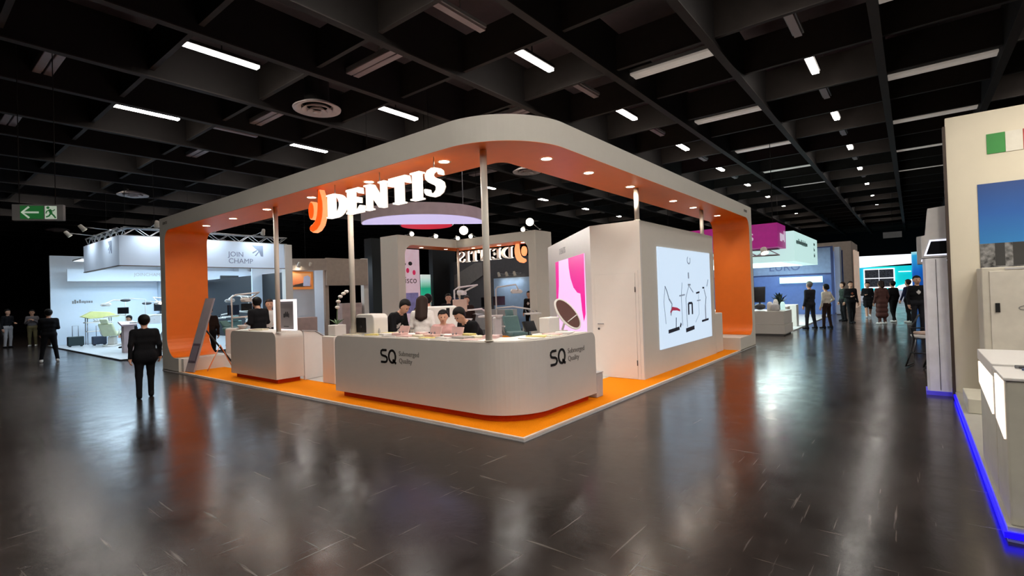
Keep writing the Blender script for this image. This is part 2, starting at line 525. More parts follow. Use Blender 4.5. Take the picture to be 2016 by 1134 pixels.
# ---------------------------------------------------------------- exit sign
ex = thing('exit_sign', 'green and white illuminated exit sign with arrow and running man', 'exit sign', (-2.70, 9.9, 3.55))
EXO = Vector((-2.72, 9.90, 3.66)); EU = Vector((0.776, -0.60, 0.0)).normalized(); EU = Vector((EU.x, EU.y, 0)); EN = EU.cross(Vector((0, 0, 1)))
M_exit_g = mat('exit_green', (40, 120, 60), 0.4, emit=0.20, ecol=(40, 130, 60), var=0.0)
M_exit_w = mat('exit_white', (214, 222, 206), 0.4, emit=0.36, ecol=(200, 220, 200), var=0.0)
fr = frame_of(EXO, EU, (0, 0, 1), 0.006)
def exq(u0, u1, v0, v1): return [(u0, v0), (u1, v0), (u1, v1), (u0, v1)]
fb = frame_of(EXO - EN * 0.08, EU, (0, 0, 1), 0.08)
part('housing', B().prism(exq(-0.43, 0.43, -0.16, 0.16), fb), M_grey, ex, 0.01)
part('green_panel', B().prism(exq(-0.29, 0.10, -0.13, 0.13), frame_of(EXO, EU, (0, 0, 1), 0.004)), M_exit_g, ex)
part('white_panel', B().prism(exq(0.12, 0.32, -0.13, 0.13), frame_of(EXO, EU, (0, 0, 1), 0.004)), M_exit_w, ex)
b = B(); fa = frame_of(EXO + EN * 0.004, EU, (0, 0, 1), 0.004)
b.prism(exq(-0.26, 0.02, -0.018, 0.018), fa); stroke(b, [(-0.14, 0.11), (-0.26, 0.0), (-0.14, -0.11)], 0.035, fa)
part('arrow', b, M_exit_w, ex)
b = B()
stroke(b, [(0.20, 0.06), (0.23, -0.02)], 0.05, fa); stroke(b, [(0.23, -0.02), (0.27, -0.06), (0.30, -0.11)], 0.028, fa)
stroke(b, [(0.22, -0.02), (0.19, -0.07), (0.14, -0.09)], 0.028, fa); stroke(b, [(0.20, 0.05), (0.26, 0.03), (0.29, 0.06)], 0.02, fa)
stroke(b, [(0.20, 0.05), (0.15, 0.02), (0.14, -0.02)], 0.02, fa)
b.prism([(0.175 + 0.026 * math.cos(a), 0.095 + 0.026 * math.sin(a)) for a in [2 * math.pi * i / 12 for i in range(12)]], fa)
part('running_man', b, M_exit_g, ex)
part('hanger', B().tube([EXO + EU * -0.3 + Vector((0, 0, 0.16)), EXO + EU * -0.3 + Vector((0, 0, 3.4))], 0.008, 6).tube([EXO + EU * 0.3 + Vector((0, 0, 0.16)), EXO + EU * 0.3 + Vector((0, 0, 3.4))], 0.008, 6), M_beam, ex)

# ================================================================ MAIN BOOTH
BL, BR, BH, SOF, DEP = 12.10, 11.24, 4.04, 3.70, 1.02   # length on the left, on the right, height, soffit, canopy depth
PZ = 0.037
pl = thing('booth_platform', 'low booth platform with orange carpet border and white trim around a pale floor', 'platform', (5.6, 6.0, 0))
part('deck', B().box(0.012, BR - 0.012, 0.012, BL - 0.012, 0.0, 0.030), M_dark, pl)
cb = B()
for x0, x1, y0, y1 in ((0.04, 1.02, 0.04, BL - 0.04), (10.2, BR - 0.04, 0.04, BL - 0.04), (1.02, 10.2, 0.04, 1.12), (1.02, 10.2, 11.1, BL - 0.04)):
    cb.box(x0, x1, y0, y1, 0.030, 0.037)
part('orange_carpet', cb, M_carpet, pl)
part('vinyl_floor', B().box(1.02, 10.2, 1.12, 11.1, 0.030, 0.0365), M_vinyl, pl)
tb = B()
for x0, x1, y0, y1 in ((0, 0.04, 0, BL), (BR - 0.04, BR, 0, BL), (0.04, BR - 0.04, 0, 0.04), (0.04, BR - 0.04, BL - 0.04, BL)):
    tb.box(x0, x1, y0, y1, 0.020, 0.040)
part('edge_trim', tb, mat('edge_trim', (224, 206, 190), 0.5), pl)
tb = B()
for x0, x1, y0, y1 in ((-0.015, 0.03, -0.015, BL), (0.03, BR, -0.015, 0.03)):
    tb.box(x0, x1, y0, y1, 0.0, 0.014)
part('base_strip', tb, M_lgrey, pl)

# ---------------------------------------------------------------- near canopy (two arches meeting at a rounded corner)
def pier_profile(end, inner, foot, base_h, rt, rb, start):
    """front profile in (s, z): outer end 'end', inner face 'inner', base foot to 'foot', arm starts at 'start'"""
    p = [(start, SOF), (start, BH), (end, BH), (end, 0.0), (foot, 0.0), (foot, base_h)]
    p += [(inner - rb + rb * math.sin(math.radians(a)), base_h + rb - rb * math.cos(math.radians(a))) for a in range(0, 91, 10)]
    p += [(inner - rt + rt * math.cos(math.radians(a)), SOF - rt + rt * math.sin(math.radians(a))) for a in range(0, 91, 10)]
    return p
def lining_path(inner, foot, base_h, rt, rb, start):
    p = [(foot, base_h)]
    p += [(inner - rb + rb * math.sin(math.radians(a)), base_h + rb - rb * math.cos(math.radians(a))) for a in range(0, 91, 10)]
    p += [(inner - rt + rt * math.cos(math.radians(a)), SOF - rt + rt * math.sin(math.radians(a))) for a in range(0, 91, 10)]
    p += [(start, SOF)]
    return p
LINER = 0.006
def lining(b, path, frame, off=LINER):
    """thin sheet following the path, on its inner side"""
    n = len(path)
    P = [Vector(p) for p in path]
    vs_ = []
    for i, p in enumerate(P):
        d = (P[min(i + 1, n - 1)] - P[max(i - 1, 0)]).normalized()
        nn = Vector((-d.y, d.x)) * off
        q = p + nn
        vs_ += [frame(p.x, p.y, 0), frame(q.x, q.y, 0), frame(q.x, q.y, 1), frame(p.x, p.y, 1)]
    fs = []
    for i in range(n - 1):
        a, c = 4 * i, 4 * i + 4
        for k in range(4):
            k2 = (k + 1) % 4
            fs.append((a + k, a + k2, c + k2, c + k))
    b.add(vs_, fs)

CR = 1.10
canopy = thing('booth_canopy', 'white curved booth canopy with bright orange inner lining, nearest the camera', 'canopy', (0.5, 12.0, 0))
sh = B()
PATH = [(0.0, 10.2)] + [(0.0, CR)] + arc(CR, CR, CR, 180, 270, 24)[1:] + [(9.4, 0.0)]
INN = [(DEP, 10.2)] + [(DEP, 1.16 + 0.0)] + [tuple(p) for p in arc(DEP + 0.16, DEP + 0.16, 0.16, 180, 270, 24)][1:] + [(9.4, DEP)]
INN[1] = (DEP, DEP + 0.16)
vs_ = []
for (ox, oy), (ix, iy) in zip(PATH, INN):
    vs_ += [(ox, oy, SOF), (ox, oy, BH), (ix, iy, BH), (ix, iy, SOF)]
fs = []
for i in range(len(PATH) - 1):
    a, c = 4 * i, 4 * i + 4
    for k in range(4):
        k2 = (k + 1) % 4
        fs.append((a + k, c + k, c + k2, a + k2))
sh.add(vs_, fs)
sh.prism(pier_profile(BL, 11.76, 10.95, 0.37, 0.32, 0.55, 10.2), lambda u, v, w: (DEP * w, u, v))
sh.prism(pier_profile(BR, 10.96, 9.60, 0.36, 0.34, 0.32, 9.4), lambda u, v, w: (u, DEP * (1 - w), v))
shell = part('shell', sh, M_shell, canopy)
ln = B()
Q = []
lv = []
for (ox, oy), (ix, iy) in zip(PATH, INN):
    lv += [(ox, oy, SOF), (ox, oy, SOF - LINER), (ix, iy, SOF - LINER), (ix, iy, SOF)]
ln.add(lv, fs)
lining(ln, lining_path(11.76, 11.2, 0.37, 0.32, 0.55, 10.2), lambda u, v, w: (0.004 + (DEP - 0.004) * w, u, v))
lining(ln, lining_path(10.96, 10.6, 0.36, 0.34, 0.32, 9.4), lambda u, v, w: (u, 0.004 + (DEP - 0.004) * w, v))
part('orange_lining', ln, M_orange, canopy)
tx = B(); tx2 = B()
text_into(tx, 'DENTIS', 0.10, frame_of((-0.001, 11.86, 3.86), (0, -1, 0), (0, 0, 1), 0.004))
text_into(tx2, 'DENTIS', 0.10, frame_of((10.42, -0.001, 3.84), (1, 0, 0), (0, 0, 1), 0.004))
part('small_lettering', tx, M_greyink, canopy)
part('small_lettering', tx2, M_greyink, canopy)
# long foot under the left arch
ft = thing('arch_foot', 'low white plinth block at the foot of the left orange arch', 'plinth', (0.6, 11.3, PZ))
part('block', B().box(DEP + 0.004, 1.20, 10.96, 12.0, PZ, 0.36).box(0.06, 1.20, 10.80, 10.948, PZ, 0.36), M_white, ft)

# ---------------------------------------------------------------- far canopy
def far_profile(end, mid, inner, rt, start):
    p = [(start, SOF), (start, BH), (end, BH), (end, 0.04), (mid, 0.04)]
    p += [(mid, SOF - rt)] + [(mid + rt - rt * math.cos(math.radians(a)), SOF - rt + rt * math.sin(math.radians(a))) for a in range(10, 91, 10)]
    return p
fc = thing('booth_canopy', 'white booth canopy at the far corner, seen from inside with spotlights on its rim', 'canopy', (11.0, 12.0, PZ))
fb_ = B()
fb_.prism(far_profile(7.15, 7.47, 0, 0.4, 9.2), lambda u, v, w: (u, 12.09 - 1.02 * w, v))
fb_.prism(far_profile(7.05, 7.39, 0, 0.4, 8.2), lambda u, v, w: (10.2 + 1.03 * w, u, v))
fb_.box(9.2, 11.23, 11.07, 12.09, SOF, BH)
fb_.box(10.2, 11.23, 8.2, 11.07, SOF, BH)
part('shell', fb_, M_shell, fc)
fl_ = B().box(7.9, 11.2, 11.08, 12.08, SOF - 0.006, SOF).box(10.21, 11.2, 7.8, 11.07, SOF - 0.006, SOF)
part('orange_lining', fl_, M_orange, fc)
one('support_pole', B().cyl((10.55, 11.35), 0.05, PZ, SOF - 0.01, 16), M_shell, 'slim white pole under the far canopy corner', 'pole')

# ---------------------------------------------------------------- poles
for x, y, z0, l in ((0.385, 0.835, 1.12, 'white round pole standing on the curved corner counter'), (0.50, 4.10, 1.12, 'white round pole behind the lit letters'),
                    (0.42, 6.62, 1.10, 'white round pole on the small counter'), (4.37, 0.46, 3.07, 'short white pole on the cabin corner'), (8.19, 0.46, 3.07, 'short white pole beside the right orange arch')):
    t = thing('support_pole', l, 'pole', (x, y, z0), group='white canopy poles')
    part('shaft', B().cyl((x, y), 0.047, z0, SOF - 0.012, 20), M_shell, t)
    part('collar', B().cyl((x, y), 0.062, z0 + 0.001, z0 + 0.012, 20), M_shell, t)

# ---------------------------------------------------------------- downlights
M_rim = mat('downlight_rim', (250, 210, 170), 0.4)
def downlight(x, y, label, group, watts=DOWN_W, z=SOF - LINER):
    t = thing('downlight', label, 'downlight', (x, y, z - 0.012), group=group)
    part('rim', B().lathe([(0.064, -0.002), (0.094, -0.012), (0.102, -0.002), (0.100, -0.0005)], (x, y, z), 24), M_rim, t)
    part('lens', B().lathe([(0.0, -0.006), (0.075, -0.006), (0.075, -0.001), (0.0, -0.001)], (x, y, z), 20), M_bulb, t)
    spot('bulb', (x, y, z - 0.03), (x, y, 0), watts, 150, (1.0, 0.90, 0.78), 0.6, 0.05, t)
for i, y in enumerate((10.15, 8.62, 6.98, 5.22, 3.42, 1.62)):
    downlight(0.42, y, 'round downlight in the orange soffit over the left front, %s from the left arch' % ORD[i], 'downlights in the orange soffit')
for i, x in enumerate((1.36, 2.58, 4.14, 6.32, 7.62, 9.55)):
    downlight(x, 0.47, 'round downlight in the orange soffit over the right front, %s from the near corner' % ORD[i], 'downlights in the orange soffit')
for i, (x, y) in enumerate(((8.75, 11.6), (10.1, 11.6), (10.7, 10.6), (10.7, 9.2), (10.7, 8.0))):
    downlight(x, y, 'small downlight under the far canopy, %s from its left pier' % ORD[i], 'downlights under the far canopy', 8)
# ---------------------------------------------------------------- lit lettering
def serif_letter(ch, h, fr):
    """heavy serif capitals built from strokes; returns width"""
    b = B(); st = 0.19 * h; th = 0.085 * h; sl = 0.055 * h
    def rect(u0, u1, v0, v1): b.prism([(u0, v0), (u1, v0), (u1, v1), (u0, v1)], fr)
    def serif(u, w, v, up):
        rect(u - 0.085 * h, u + w + 0.085 * h, v, v + sl)
    if ch == 'I':
        rect(0.085 * h, 0.085 * h + st, 0, h); serif(0.085 * h, st, 0, 1); serif(0.085 * h, st, h - sl, 0); w = st + 0.17 * h
    elif ch == 'D':
        rect(0.07 * h, 0.07 * h + st, 0, h); rect(0, 0.4 * h, 0, sl); rect(0, 0.4 * h, h - sl, h)
        pts = []; ws = []
        for i in range(17):
            a = math.radians(-90 + 180 * i / 16)
            pts.append((0.36 * h + 0.40 * h * math.cos(a), h / 2 + (h / 2 - th / 2) * math.sin(a) * (1 - 0.08 * math.cos(a))))
            ws.append(th + (st - th) * max(0, math.cos(a)) ** 1.3)
        stroke(b, pts, ws, fr); w = 0.88 * h
    elif ch == 'E':
        rect(0.06 * h, 0.06 * h + st, 0, h); rect(0, 0.66 * h, 0, th); rect(0, 0.62 * h, h - th, h); rect(0.2 * h, 0.54 * h, 0.5 * h - th / 2, 0.5 * h + th / 2)
        b.prism([(0.66 * h, 0), (0.70 * h, 0.26 * h), (0.65 * h, 0.26 * h), (0.50 * h, th * 0.9)], fr)
        b.prism([(0.62 * h, h), (0.64 * h, 0.76 * h), (0.60 * h, 0.76 * h), (0.46 * h, h - th * 0.9)], fr)
        rect(0.50 * h, 0.55 * h, 0.40 * h, 0.62 * h); w = 0.72 * h
    elif ch == 'N':
        rect(0.10 * h, 0.10 * h + th, 0, h); rect(0.74 * h, 0.74 * h + th, 0, h)
        b.prism([(0.03 * h, h), (0.30 * h, h), (0.83 * h, 0.0), (0.66 * h, 0.0)], fr)
        rect(0.0, 0.28 * h, 0, sl); rect(0.64 * h, 0.92 * h, h - sl, h); rect(0, 0.2 * h, h - sl, h); w = 0.94 * h
    elif ch == 'T':
        rect(0.36 * h - st / 2, 0.36 * h + st / 2, 0, h); rect(0.02 * h, 0.70 * h, h - th, h); rect(0.36 * h - st / 2 - 0.09 * h, 0.36 * h + st / 2 + 0.09 * h, 0, sl)
        b.prism([(0.02 * h, h), (-0.02 * h, 0.72 * h), (0.03 * h, 0.72 * h), (0.2 * h, h - th)], fr)
        b.prism([(0.70 * h, h), (0.74 * h, 0.72 * h), (0.69 * h, 0.72 * h), (0.52 * h, h - th)], fr); w = 0.74 * h
    elif ch == 'S':
        ctl = [(0.56, 0.72), (0.53, 0.84), (0.44, 0.93), (0.31, 0.955), (0.18, 0.90), (0.125, 0.79), (0.15, 0.68), (0.25, 0.585), (0.38, 0.50), (0.49, 0.41), (0.53, 0.29), (0.49, 0.15), (0.38, 0.06), (0.24, 0.045), (0.12, 0.10), (0.06, 0.19), (0.045, 0.30)]
        wd = [0.05, 0.07, 0.085, 0.09, 0.11, 0.14, 0.17, 0.195, 0.21, 0.195, 0.165, 0.125, 0.09, 0.09, 0.08, 0.07, 0.05]
        stroke(b, [(x * h, y * h) for x, y in ctl], [q * h for q in wd], fr); w = 0.66 * h
    return b, w

def lit_sign(name_label, origin, u, h, span, group):
    """letters DENTIS with the round flame symbol in front; u = reading direction"""
    U = Vector(u); o = Vector(origin); N = U.cross(Vector((0, 0, 1)))
    t = thing('lit_sign', name_label, 'sign', tuple(o - Vector((0, 0, 0.2))), group=group)
    D = 0.10
    KX = 1.44
    widths = [KX * serif_letter(c, h, frame_of(o, u, (0, 0, 1), D))[1] for c in 'DENTIS']
    start = 0.0
    gap = (span - sum(widths)) / 5
    for c, w in zip('DENTIS', widths):
        b, _ = serif_letter(c, h, frame_of(o + U * start - N * (D / 2), U * KX, (0, 0, 1), D / KX))
        part('letter', b, M_letter, t)
        b2, _ = serif_letter(c, h, frame_of(o + U * start - N * (D / 2 + 0.012), U * KX, (0, 0, 1), 0.011 / KX))
        part('letter_back', b2, M_white, t)
        start += w + gap
    # symbol
    k = h / 0.43
    def fr(dep0, dep1):
        return frame_of(o - U * 0.42 * k + N * dep0, u, (0, 0, 1), dep1)
    for nm, grow, d0, d1, m in (('symbol_edge', 0.022 * k, -D / 2, D * 0.9, M_logo_edge), ('symbol_face', 0.0, D * 0.4, 0.012, M_logo)):
        b = B()
        b.prism([(-0.115 * k + (0.085 * k + grow) * math.cos(a), 0.215 * k + (0.155 * k + grow) * math.sin(a)) for a in [2 * math.pi * i / 28 for i in range(28)]], fr(d0, d1))
        pts = [(0.17, 0.57), (0.19, 0.46), (0.205, 0.33), (0.20, 0.20), (0.175, 0.08), (0.12, -0.03), (0.03, -0.10), (-0.08, -0.135), (-0.17, -0.12)]
        wd = [0.02, 0.085, 0.14, 0.16, 0.165, 0.165, 0.15, 0.12, 0.05]
        stroke(b, [(x * k, y * k) for x, y in pts], [q * k + 2 * grow for q in wd], fr(d0, d1))
        part(nm, b, m, t)
    rods = B()
    for s in (-0.36 * k, 0.2, span * 0.5, span * 0.93):
        p = o + U * s
        rods.tube([p + Vector((0, 0, h * 0.9)), (p.x, p.y, SOF - LINER)], 0.008, 6)
    part('hanging_rod', rods, M_alu, t)
    return t
lit_sign('glowing white serif lettering with an orange symbol hung under the left front soffit', (0.15, 4.204, 3.14), (0, -1, 0), 0.396, 2.854, 'lit signs')
lit_sign('far glowing lettering seen mirrored from behind under the far canopy', (11.0, 8.75, 3.16), (0, 1, 0), 0.46, 3.06, 'lit signs')

# ---------------------------------------------------------------- corner counter
def offset_path(path, d):
    P = [Vector(p) for p in path]; out = []
    for i, p in enumerate(P):
        t = (P[min(i + 1, len(P) - 1)] - P[max(i - 1, 0)]).normalized()
        out.append((p.x - t.y * d, p.y + t.x * d))
    return out
def ribbon_body(path, thick, z0, z1, r_end=0.0):
    """thick wall along a plan path, upper corners at both ends rounded in elevation"""
    if r_end > 0:
        P = [Vector(p) for p in path]
        d0 = (P[1] - P[0]).normalized(); d1 = (P[-2] - P[-1]).normalized()
        st = [r_end * (1 - math.cos(math.radians(a))) for a in range(0, 91, 15)]
        path = [tuple(P[0] + d0 * s) for s in st] + [tuple(p) for p in P[1:-1]] + [tuple(P[-1] + d1 * s) for s in st[::-1]]
        zt = [z1 - r_end + r_end * math.sin(math.radians(a)) for a in range(0, 91, 15)]
        tops = zt + [z1] * (len(path) - 2 * len(zt)) + zt[::-1]
    else:
        tops = [z1] * len(path)
    inn = offset_path(path, thick)
    b = B(); vs_ = []
    for (ox, oy), (ix, iy), zt_ in zip(path, inn, tops):
        vs_ += [(ox, oy, z0), (ox, oy, zt_), (ix, iy, zt_), (ix, iy, z0)]
    fs = []
    for i in range(len(path) - 1):
        a, c = 4 * i, 4 * i + 4
        for k in range(4):
            k2 = (k + 1) % 4
            fs.append((a + k, c + k, c + k2, a + k2))
    n = len(path)
    fs += [(0, 3, 2, 1)[::-1], (4 * n - 4, 4 * n - 3, 4 * n - 2, 4 * n - 1)[::-1]]
    return b.add(vs_, [f[::-1] for f in fs])
CX = 0.32; CRAD = 0.72
cpath = [(CX, 4.42)] + [(CX, CX + CRAD)] + arc(CX + CRAD, CX + CRAD, CRAD, 180, 270, 18)[1:] + [(2.34, CX)]
cc = thing('reception_counter', 'long white L-shaped corner counter with curved front and black lettering', 'counter', (0.7, 1.0, PZ))
part('body', ribbon_body(cpath, 0.66, 0.135, 1.105, 0.13), M_counter, cc)
tp = [(CX + 0.05, 4.26)] + [(CX + 0.05, CX + CRAD)] + arc(CX + CRAD, CX + CRAD, CRAD - 0.05, 180, 270, 18)[1:] + [(2.18, CX + 0.05)]
part('worktop', ribbon_body(tp, 0.58, 1.105, 1.117), M_white, cc)
kp = [(CX + 0.09, 4.30)] + [(CX + 0.09, CX + CRAD)] + arc(CX + CRAD, CX + CRAD, CRAD - 0.09, 180, 270, 18)[1:] + [(2.22, CX + 0.09)]
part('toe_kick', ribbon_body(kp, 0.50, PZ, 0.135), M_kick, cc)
def sq_logo(parent, origin, u):
    b = B(); fr = frame_of(origin, u, (0, 0, 1), 0.006); k = 0.205
    S = [(0.78, 0.96), (0.3, 0.96), (0.12, 0.88), (0.08, 0.72), (0.16, 0.58), (0.34, 0.53), (0.62, 0.49), (0.80, 0.40), (0.84, 0.24), (0.76, 0.09), (0.58, 0.03), (0.06, 0.03)]
    stroke(b, [(x * k, y * k) for x, y in S], 0.17 * k, fr)
    q = [(1.45 + 0.40 * math.cos(a), 0.5 + 0.47 * math.sin(a)) for a in [2 * math.pi * i / 24 + 0.3 for i in range(25)]]
    stroke(b, [(x * k, y * k) for x, y in q], 0.17 * k, fr)
    stroke(b, [(1.52 * k, 0.26 * k), (1.90 * k, -0.02 * k)], 0.17 * k, fr)
    part('logo_letters', b, M_blackink, parent)
    g = B()
    o = Vector(origin) + Vector(u) * (2.25 * k)
    text_into(g, 'Submerged', 0.105, frame_of(o + Vector((0, 0, 0.60 * k)), u, (0, 0, 1), 0.004))
    text_into(g, 'Quality', 0.105, frame_of(o + Vector((0, 0, 0.06 * k)), u, (0, 0, 1), 0.004))
    part('logo_caption', g, M_greyink, parent)
sq_logo(cc, (CX - 0.001, 3.11, 0.715), (0, -1, 0))
sq_logo(cc, (1.06, CX - 0.001, 0.730), (1, 0, 0))

# ---------------------------------------------------------------- small counter on the left
lc = thing('side_counter', 'small white counter with rounded upper corners left of the corner counter', 'counter', (0.66, 7.7, PZ))
def rounded_top(y0, y1, z0, z1, r):
    return [(y0, z0), (y1, z0)] + [(y1 - r + r * math.cos(math.radians(a)), z1 - r + r * math.sin(math.radians(a))) for a in range(0, 91, 15)] + [(y0 + r - r * math.sin(math.radians(a)), z1 - r + r * math.cos(math.radians(a))) for a in range(0, 91, 15)]
part('body', B().prism(rounded_top(6.60, 8.72, 0.135, 1.10, 0.14), lambda u, v, w: (0.34 + 0.60 * (1 - w), u, v)), M_counter, lc)
part('worktop', B().box(0.36, 0.94, 6.75, 8.57, 1.10, 1.108), M_white, lc)
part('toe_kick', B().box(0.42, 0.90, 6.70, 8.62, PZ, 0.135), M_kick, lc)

# ---------------------------------------------------------------- cabin (meeting room)
cab = thing('booth_cabin', 'white booth cabin with an angled corner wall and flush door', 'cabin', (6.5, 2.0, PZ))
CH = 3.065
part('side_wall', B().box(4.28, 4.34, 0.38, 1.45, PZ, CH), M_white, cab)
part('screen_wall', B().box(4.34, 8.75, 0.38, 0.46, PZ, CH), M_shell, cab)
d = Vector((1, 1)).normalized(); nn = Vector((-d.y, d.x))
pA = Vector((4.28, 1.45)); pB = pA + d * 4.6
part('bevel_wall', B().prism([tuple(pA), tuple(pB), tuple(pB - nn * 0.08), tuple(pA - nn * 0.08 + d * 0.0)], lambda u, v, w: (u, v, PZ + (CH - PZ) * w)), M_white, cab)
part('return_wall', B().box(8.67, 8.75, 0.46, 4.6, PZ, CH), M_white, cab)
part('back_wall', B().box(7.5, 8.67, 4.55, 4.65, PZ, CH), M_white, cab)
part('low_extension', B().box(8.752, 9.38, 0.38, 0.95, PZ, 1.06), M_shell, cab, 0.02)
g = B()
fbev = frame_of((pA.x + d.x * 3.0 + nn.x * 0.001, pA.y + d.y * 3.0 + nn.y * 0.001, 2.72), (-d.x, -d.y, 0), (0, 0, 1), 0.004)
text_into(g, 'DENTIS', 0.22, fbev)
part('grey_lettering', g, M_lgrey, cab)
door = part('door', B().box(4.262, 4.279, 0.50, 1.37, PZ + 0.004, 2.07), M_white, cab, 0.003)
sub('door_handle', B().tube([(4.262, 1.30, 1.09), (4.22, 1.30, 1.09), (4.22, 1.17, 1.09)], 0.009, 8), M_steel, door)
sub('lock', B().tube([(4.262, 1.30, 0.99), (4.25, 1.30, 0.99)], 0.022, 12), M_dark, door)
for z in (0.35, 1.75):
    sub('hinge', B().tube([(4.255, 0.500, z - 0.05), (4.255, 0.500, z + 0.05)], 0.010, 8), M_dark, door)
fr_ = B().box(4.268, 4.2795, 0.44, 0.497, PZ, 2.12).box(4.268, 4.2795, 1.373, 1.43, PZ, 2.12).box(4.268, 4.2795, 0.497, 1.373, 2.073, 2.12)
part('door_frame', fr_, M_white, cab)

# big screen
M_scr = mat('screen_glow', (214, 230, 246), 0.3, emit=0.92, ecol=(206, 226, 246), var=0.02)
sc_ = thing('wall_screen', 'large bright pale-blue screen showing white dental chairs on the cabin wall', 'screen', (6.7, 0.36, 0.52))
part('panel', B().box(5.06, 8.36, 0.352, 0.379, 0.52, 2.60), M_scr, sc_)
ink_d = mat('screen_ink_dark', (52, 56, 70), 0.4, emit=0.04, ecol=(60, 66, 84)); ink_g = mat('screen_ink_grey', (150, 160, 176), 0.4, emit=0.33, ecol=(150, 162, 180)); ink_r = mat('screen_ink_red', (196, 60, 90), 0.4, emit=0.3, ecol=(196, 60, 90))
fs_ = frame_of((5.06, 0.352, 0.52), (1, 0, 0), (0, 0, 1), 0.003)
for pts, w in (([(0.42, 0.33), (1.05, 0.36)], 0.075), ([(0.85, 0.36), (0.88, 0.60)], 0.03), ([(0.52, 0.98), (0.40, 1.18), (0.30, 1.28)], 0.022), ([(1.10, 0.38), (1.16, 0.46)], 0.06),
               ([(1.45, 0.28), (2.0, 0.31)], 0.09), ([(1.66, 0.62), (1.66, 0.88)], 0.08), ([(1.90, 0.62), (1.90, 0.88)], 0.08), ([(1.66, 0.88), (1.90, 0.88)], 0.05),
               ([(2.55, 0.42), (3.05, 0.44)], 0.05), ([(2.85, 0.80), (2.92, 1.0)], 0.03), ([(3.0, 1.25), (3.12, 1.42)], 0.022), ([(2.20, 1.10), (2.44, 1.12)], 0.04), ([(2.66, 1.22), (2.80, 1.22)], 0.04)):
    g = B(); stroke(g, pts, w, fs_); part('picture_mark', g, ink_d, sc_)
for pts, w in (([(0.30, 0.50), (0.22, 0.95), (0.30, 1.25)], 0.022), ([(0.58, 0.66), (0.66, 0.90), (0.52, 1.0)], 0.05), ([(1.25, 0.40), (1.22, 1.05), (1.30, 1.35)], 0.025), ([(1.10, 1.06), (1.45, 1.08)], 0.03),
               ([(1.55, 0.35), (1.50, 1.0), (1.72, 1.28), (2.0, 1.12)], 0.03), ([(2.10, 0.42), (2.36, 0.6), (2.36, 1.1)], 0.016), ([(2.84, 0.45), (2.84, 0.80)], 0.07), ([(2.9, 1.0), (2.78, 1.18)], 0.04), ([(2.24, 0.92), (2.5, 0.93)], 0.025), ([(1.72, 1.44), (1.72, 1.58)], 0.07), ([(1.66, 1.30), (1.84, 1.30)], 0.04),
               ([(1.77 + 0.10 * math.cos(a), 1.86 + 0.08 * math.sin(a)) for a in [math.radians(x) for x in range(120, 420, 20)]], 0.03)):
    g = B(); stroke(g, pts, w, fs_); part('picture_mark', g, ink_g, sc_)
g = B(); stroke(g, [(0.56, 0.72), (0.68, 0.80), (0.95, 0.78), (1.12, 0.74)], [0.05, 0.08, 0.06, 0.04], fs_); part('picture_mark', g, ink_r, sc_)

# magenta lit panel on the bevelled wall
M_mag = mat('magenta_glow', (240, 0, 150), 0.4, emit=0.86, ecol=(240, 0, 150), var=0.0)
M_pink = mat('pink_glow', (255, 214, 255), 0.4, emit=0.82, ecol=(255, 205, 255), var=0.0)
mg = thing('backlit_picture', 'backlit magenta and white picture on the angled cabin wall', 'picture', (5.6, 2.8, 1.0))
fm = frame_of((pA.x + d.x * 3.45 + nn.x * 0.002, pA.y + d.y * 3.45 + nn.y * 0.002, 0.72), (-d.x, -d.y, 0), (0, 0, 1), 0.02)
fm2 = frame_of((pA.x + d.x * 3.45 + nn.x * 0.022, pA.y + d.y * 3.45 + nn.y * 0.022, 0.72), (-d.x, -d.y, 0), (0, 0, 1), 0.003)
part('panel', B().prism([(0, 0), (3.0, 0), (3.0, 1.83), (0, 1.83)], fm), M_pink, mg)
b = B()
b.prism([(1.55, 1.83), (3.0, 1.83), (3.0, 0.55), (2.85, 0.38), (2.72, 0.62), (2.62, 0.98), (2.35, 1.0), (2.0, 1.12), (1.72, 1.35), (1.58, 1.6)], fm2)
part('magenta_shape', b, M_mag, mg)
b = B()
b.prism([(0, 1.83), (0.42, 1.83), (0.36, 1.2), (0.2, 0.8), (0, 0.75)], fm2)
part('magenta_shape', b, M_mag, mg)

# ---------------------------------------------------------------- suspended ring lamp
rg = thing('suspended_ring', 'half-round suspended canopy disc with glowing lilac underside', 'hanging lamp', (4.9, 7.1, 3.62))
M_rim2 = mat('ring_side', (176, 160, 166), 0.6)
M_lil = mat('lilac_glow', (226, 214, 255), 0.5, emit=0.75, ecol=(218, 208, 255), var=0.0)
hd = [(4.9 + 1.70 * math.cos(math.radians(a)), 7.1 + 1.70 * math.sin(math.radians(a))) for a in range(136, 321, 4)]
hi = [(4.9 + 1.68 * math.cos(math.radians(a)), 7.1 + 1.68 * math.sin(math.radians(a))) for a in range(136, 321, 4)]
part('rim', B().prism(hd, lambda u, v, w: (u, v, 3.80 + 0.30 * w)), M_rim2, rg)
part('underside', B().prism(hi, lambda u, v, w: (u, v, 3.79 + 0.008 * w)), M_lil, rg)
wires = B()
for a in (150, 235, 315):
    wires.tube([(4.9 + 1.5 * math.cos(math.radians(a)), 7.1 + 1.5 * math.sin(math.radians(a)), 4.0), (4.9 + 1.5 * math.cos(math.radians(a)), 7.1 + 1.5 * math.sin(math.radians(a)), 8.2)], 0.006, 6)
part('suspension_wire', wires, M_beam, rg)
rd = thing('drum_lamp', 'dark hanging drum lamp with a glowing red bottom', 'hanging lamp', (6.2, 8.6, 3.78))
part('drum', B().lathe([(0.80, 0.002), (0.84, 0.004), (0.84, 0.10), (0.66, 0.18), (0.0, 0.18)], (6.16, 8.38, 4.00), 48), M_dark, rd)
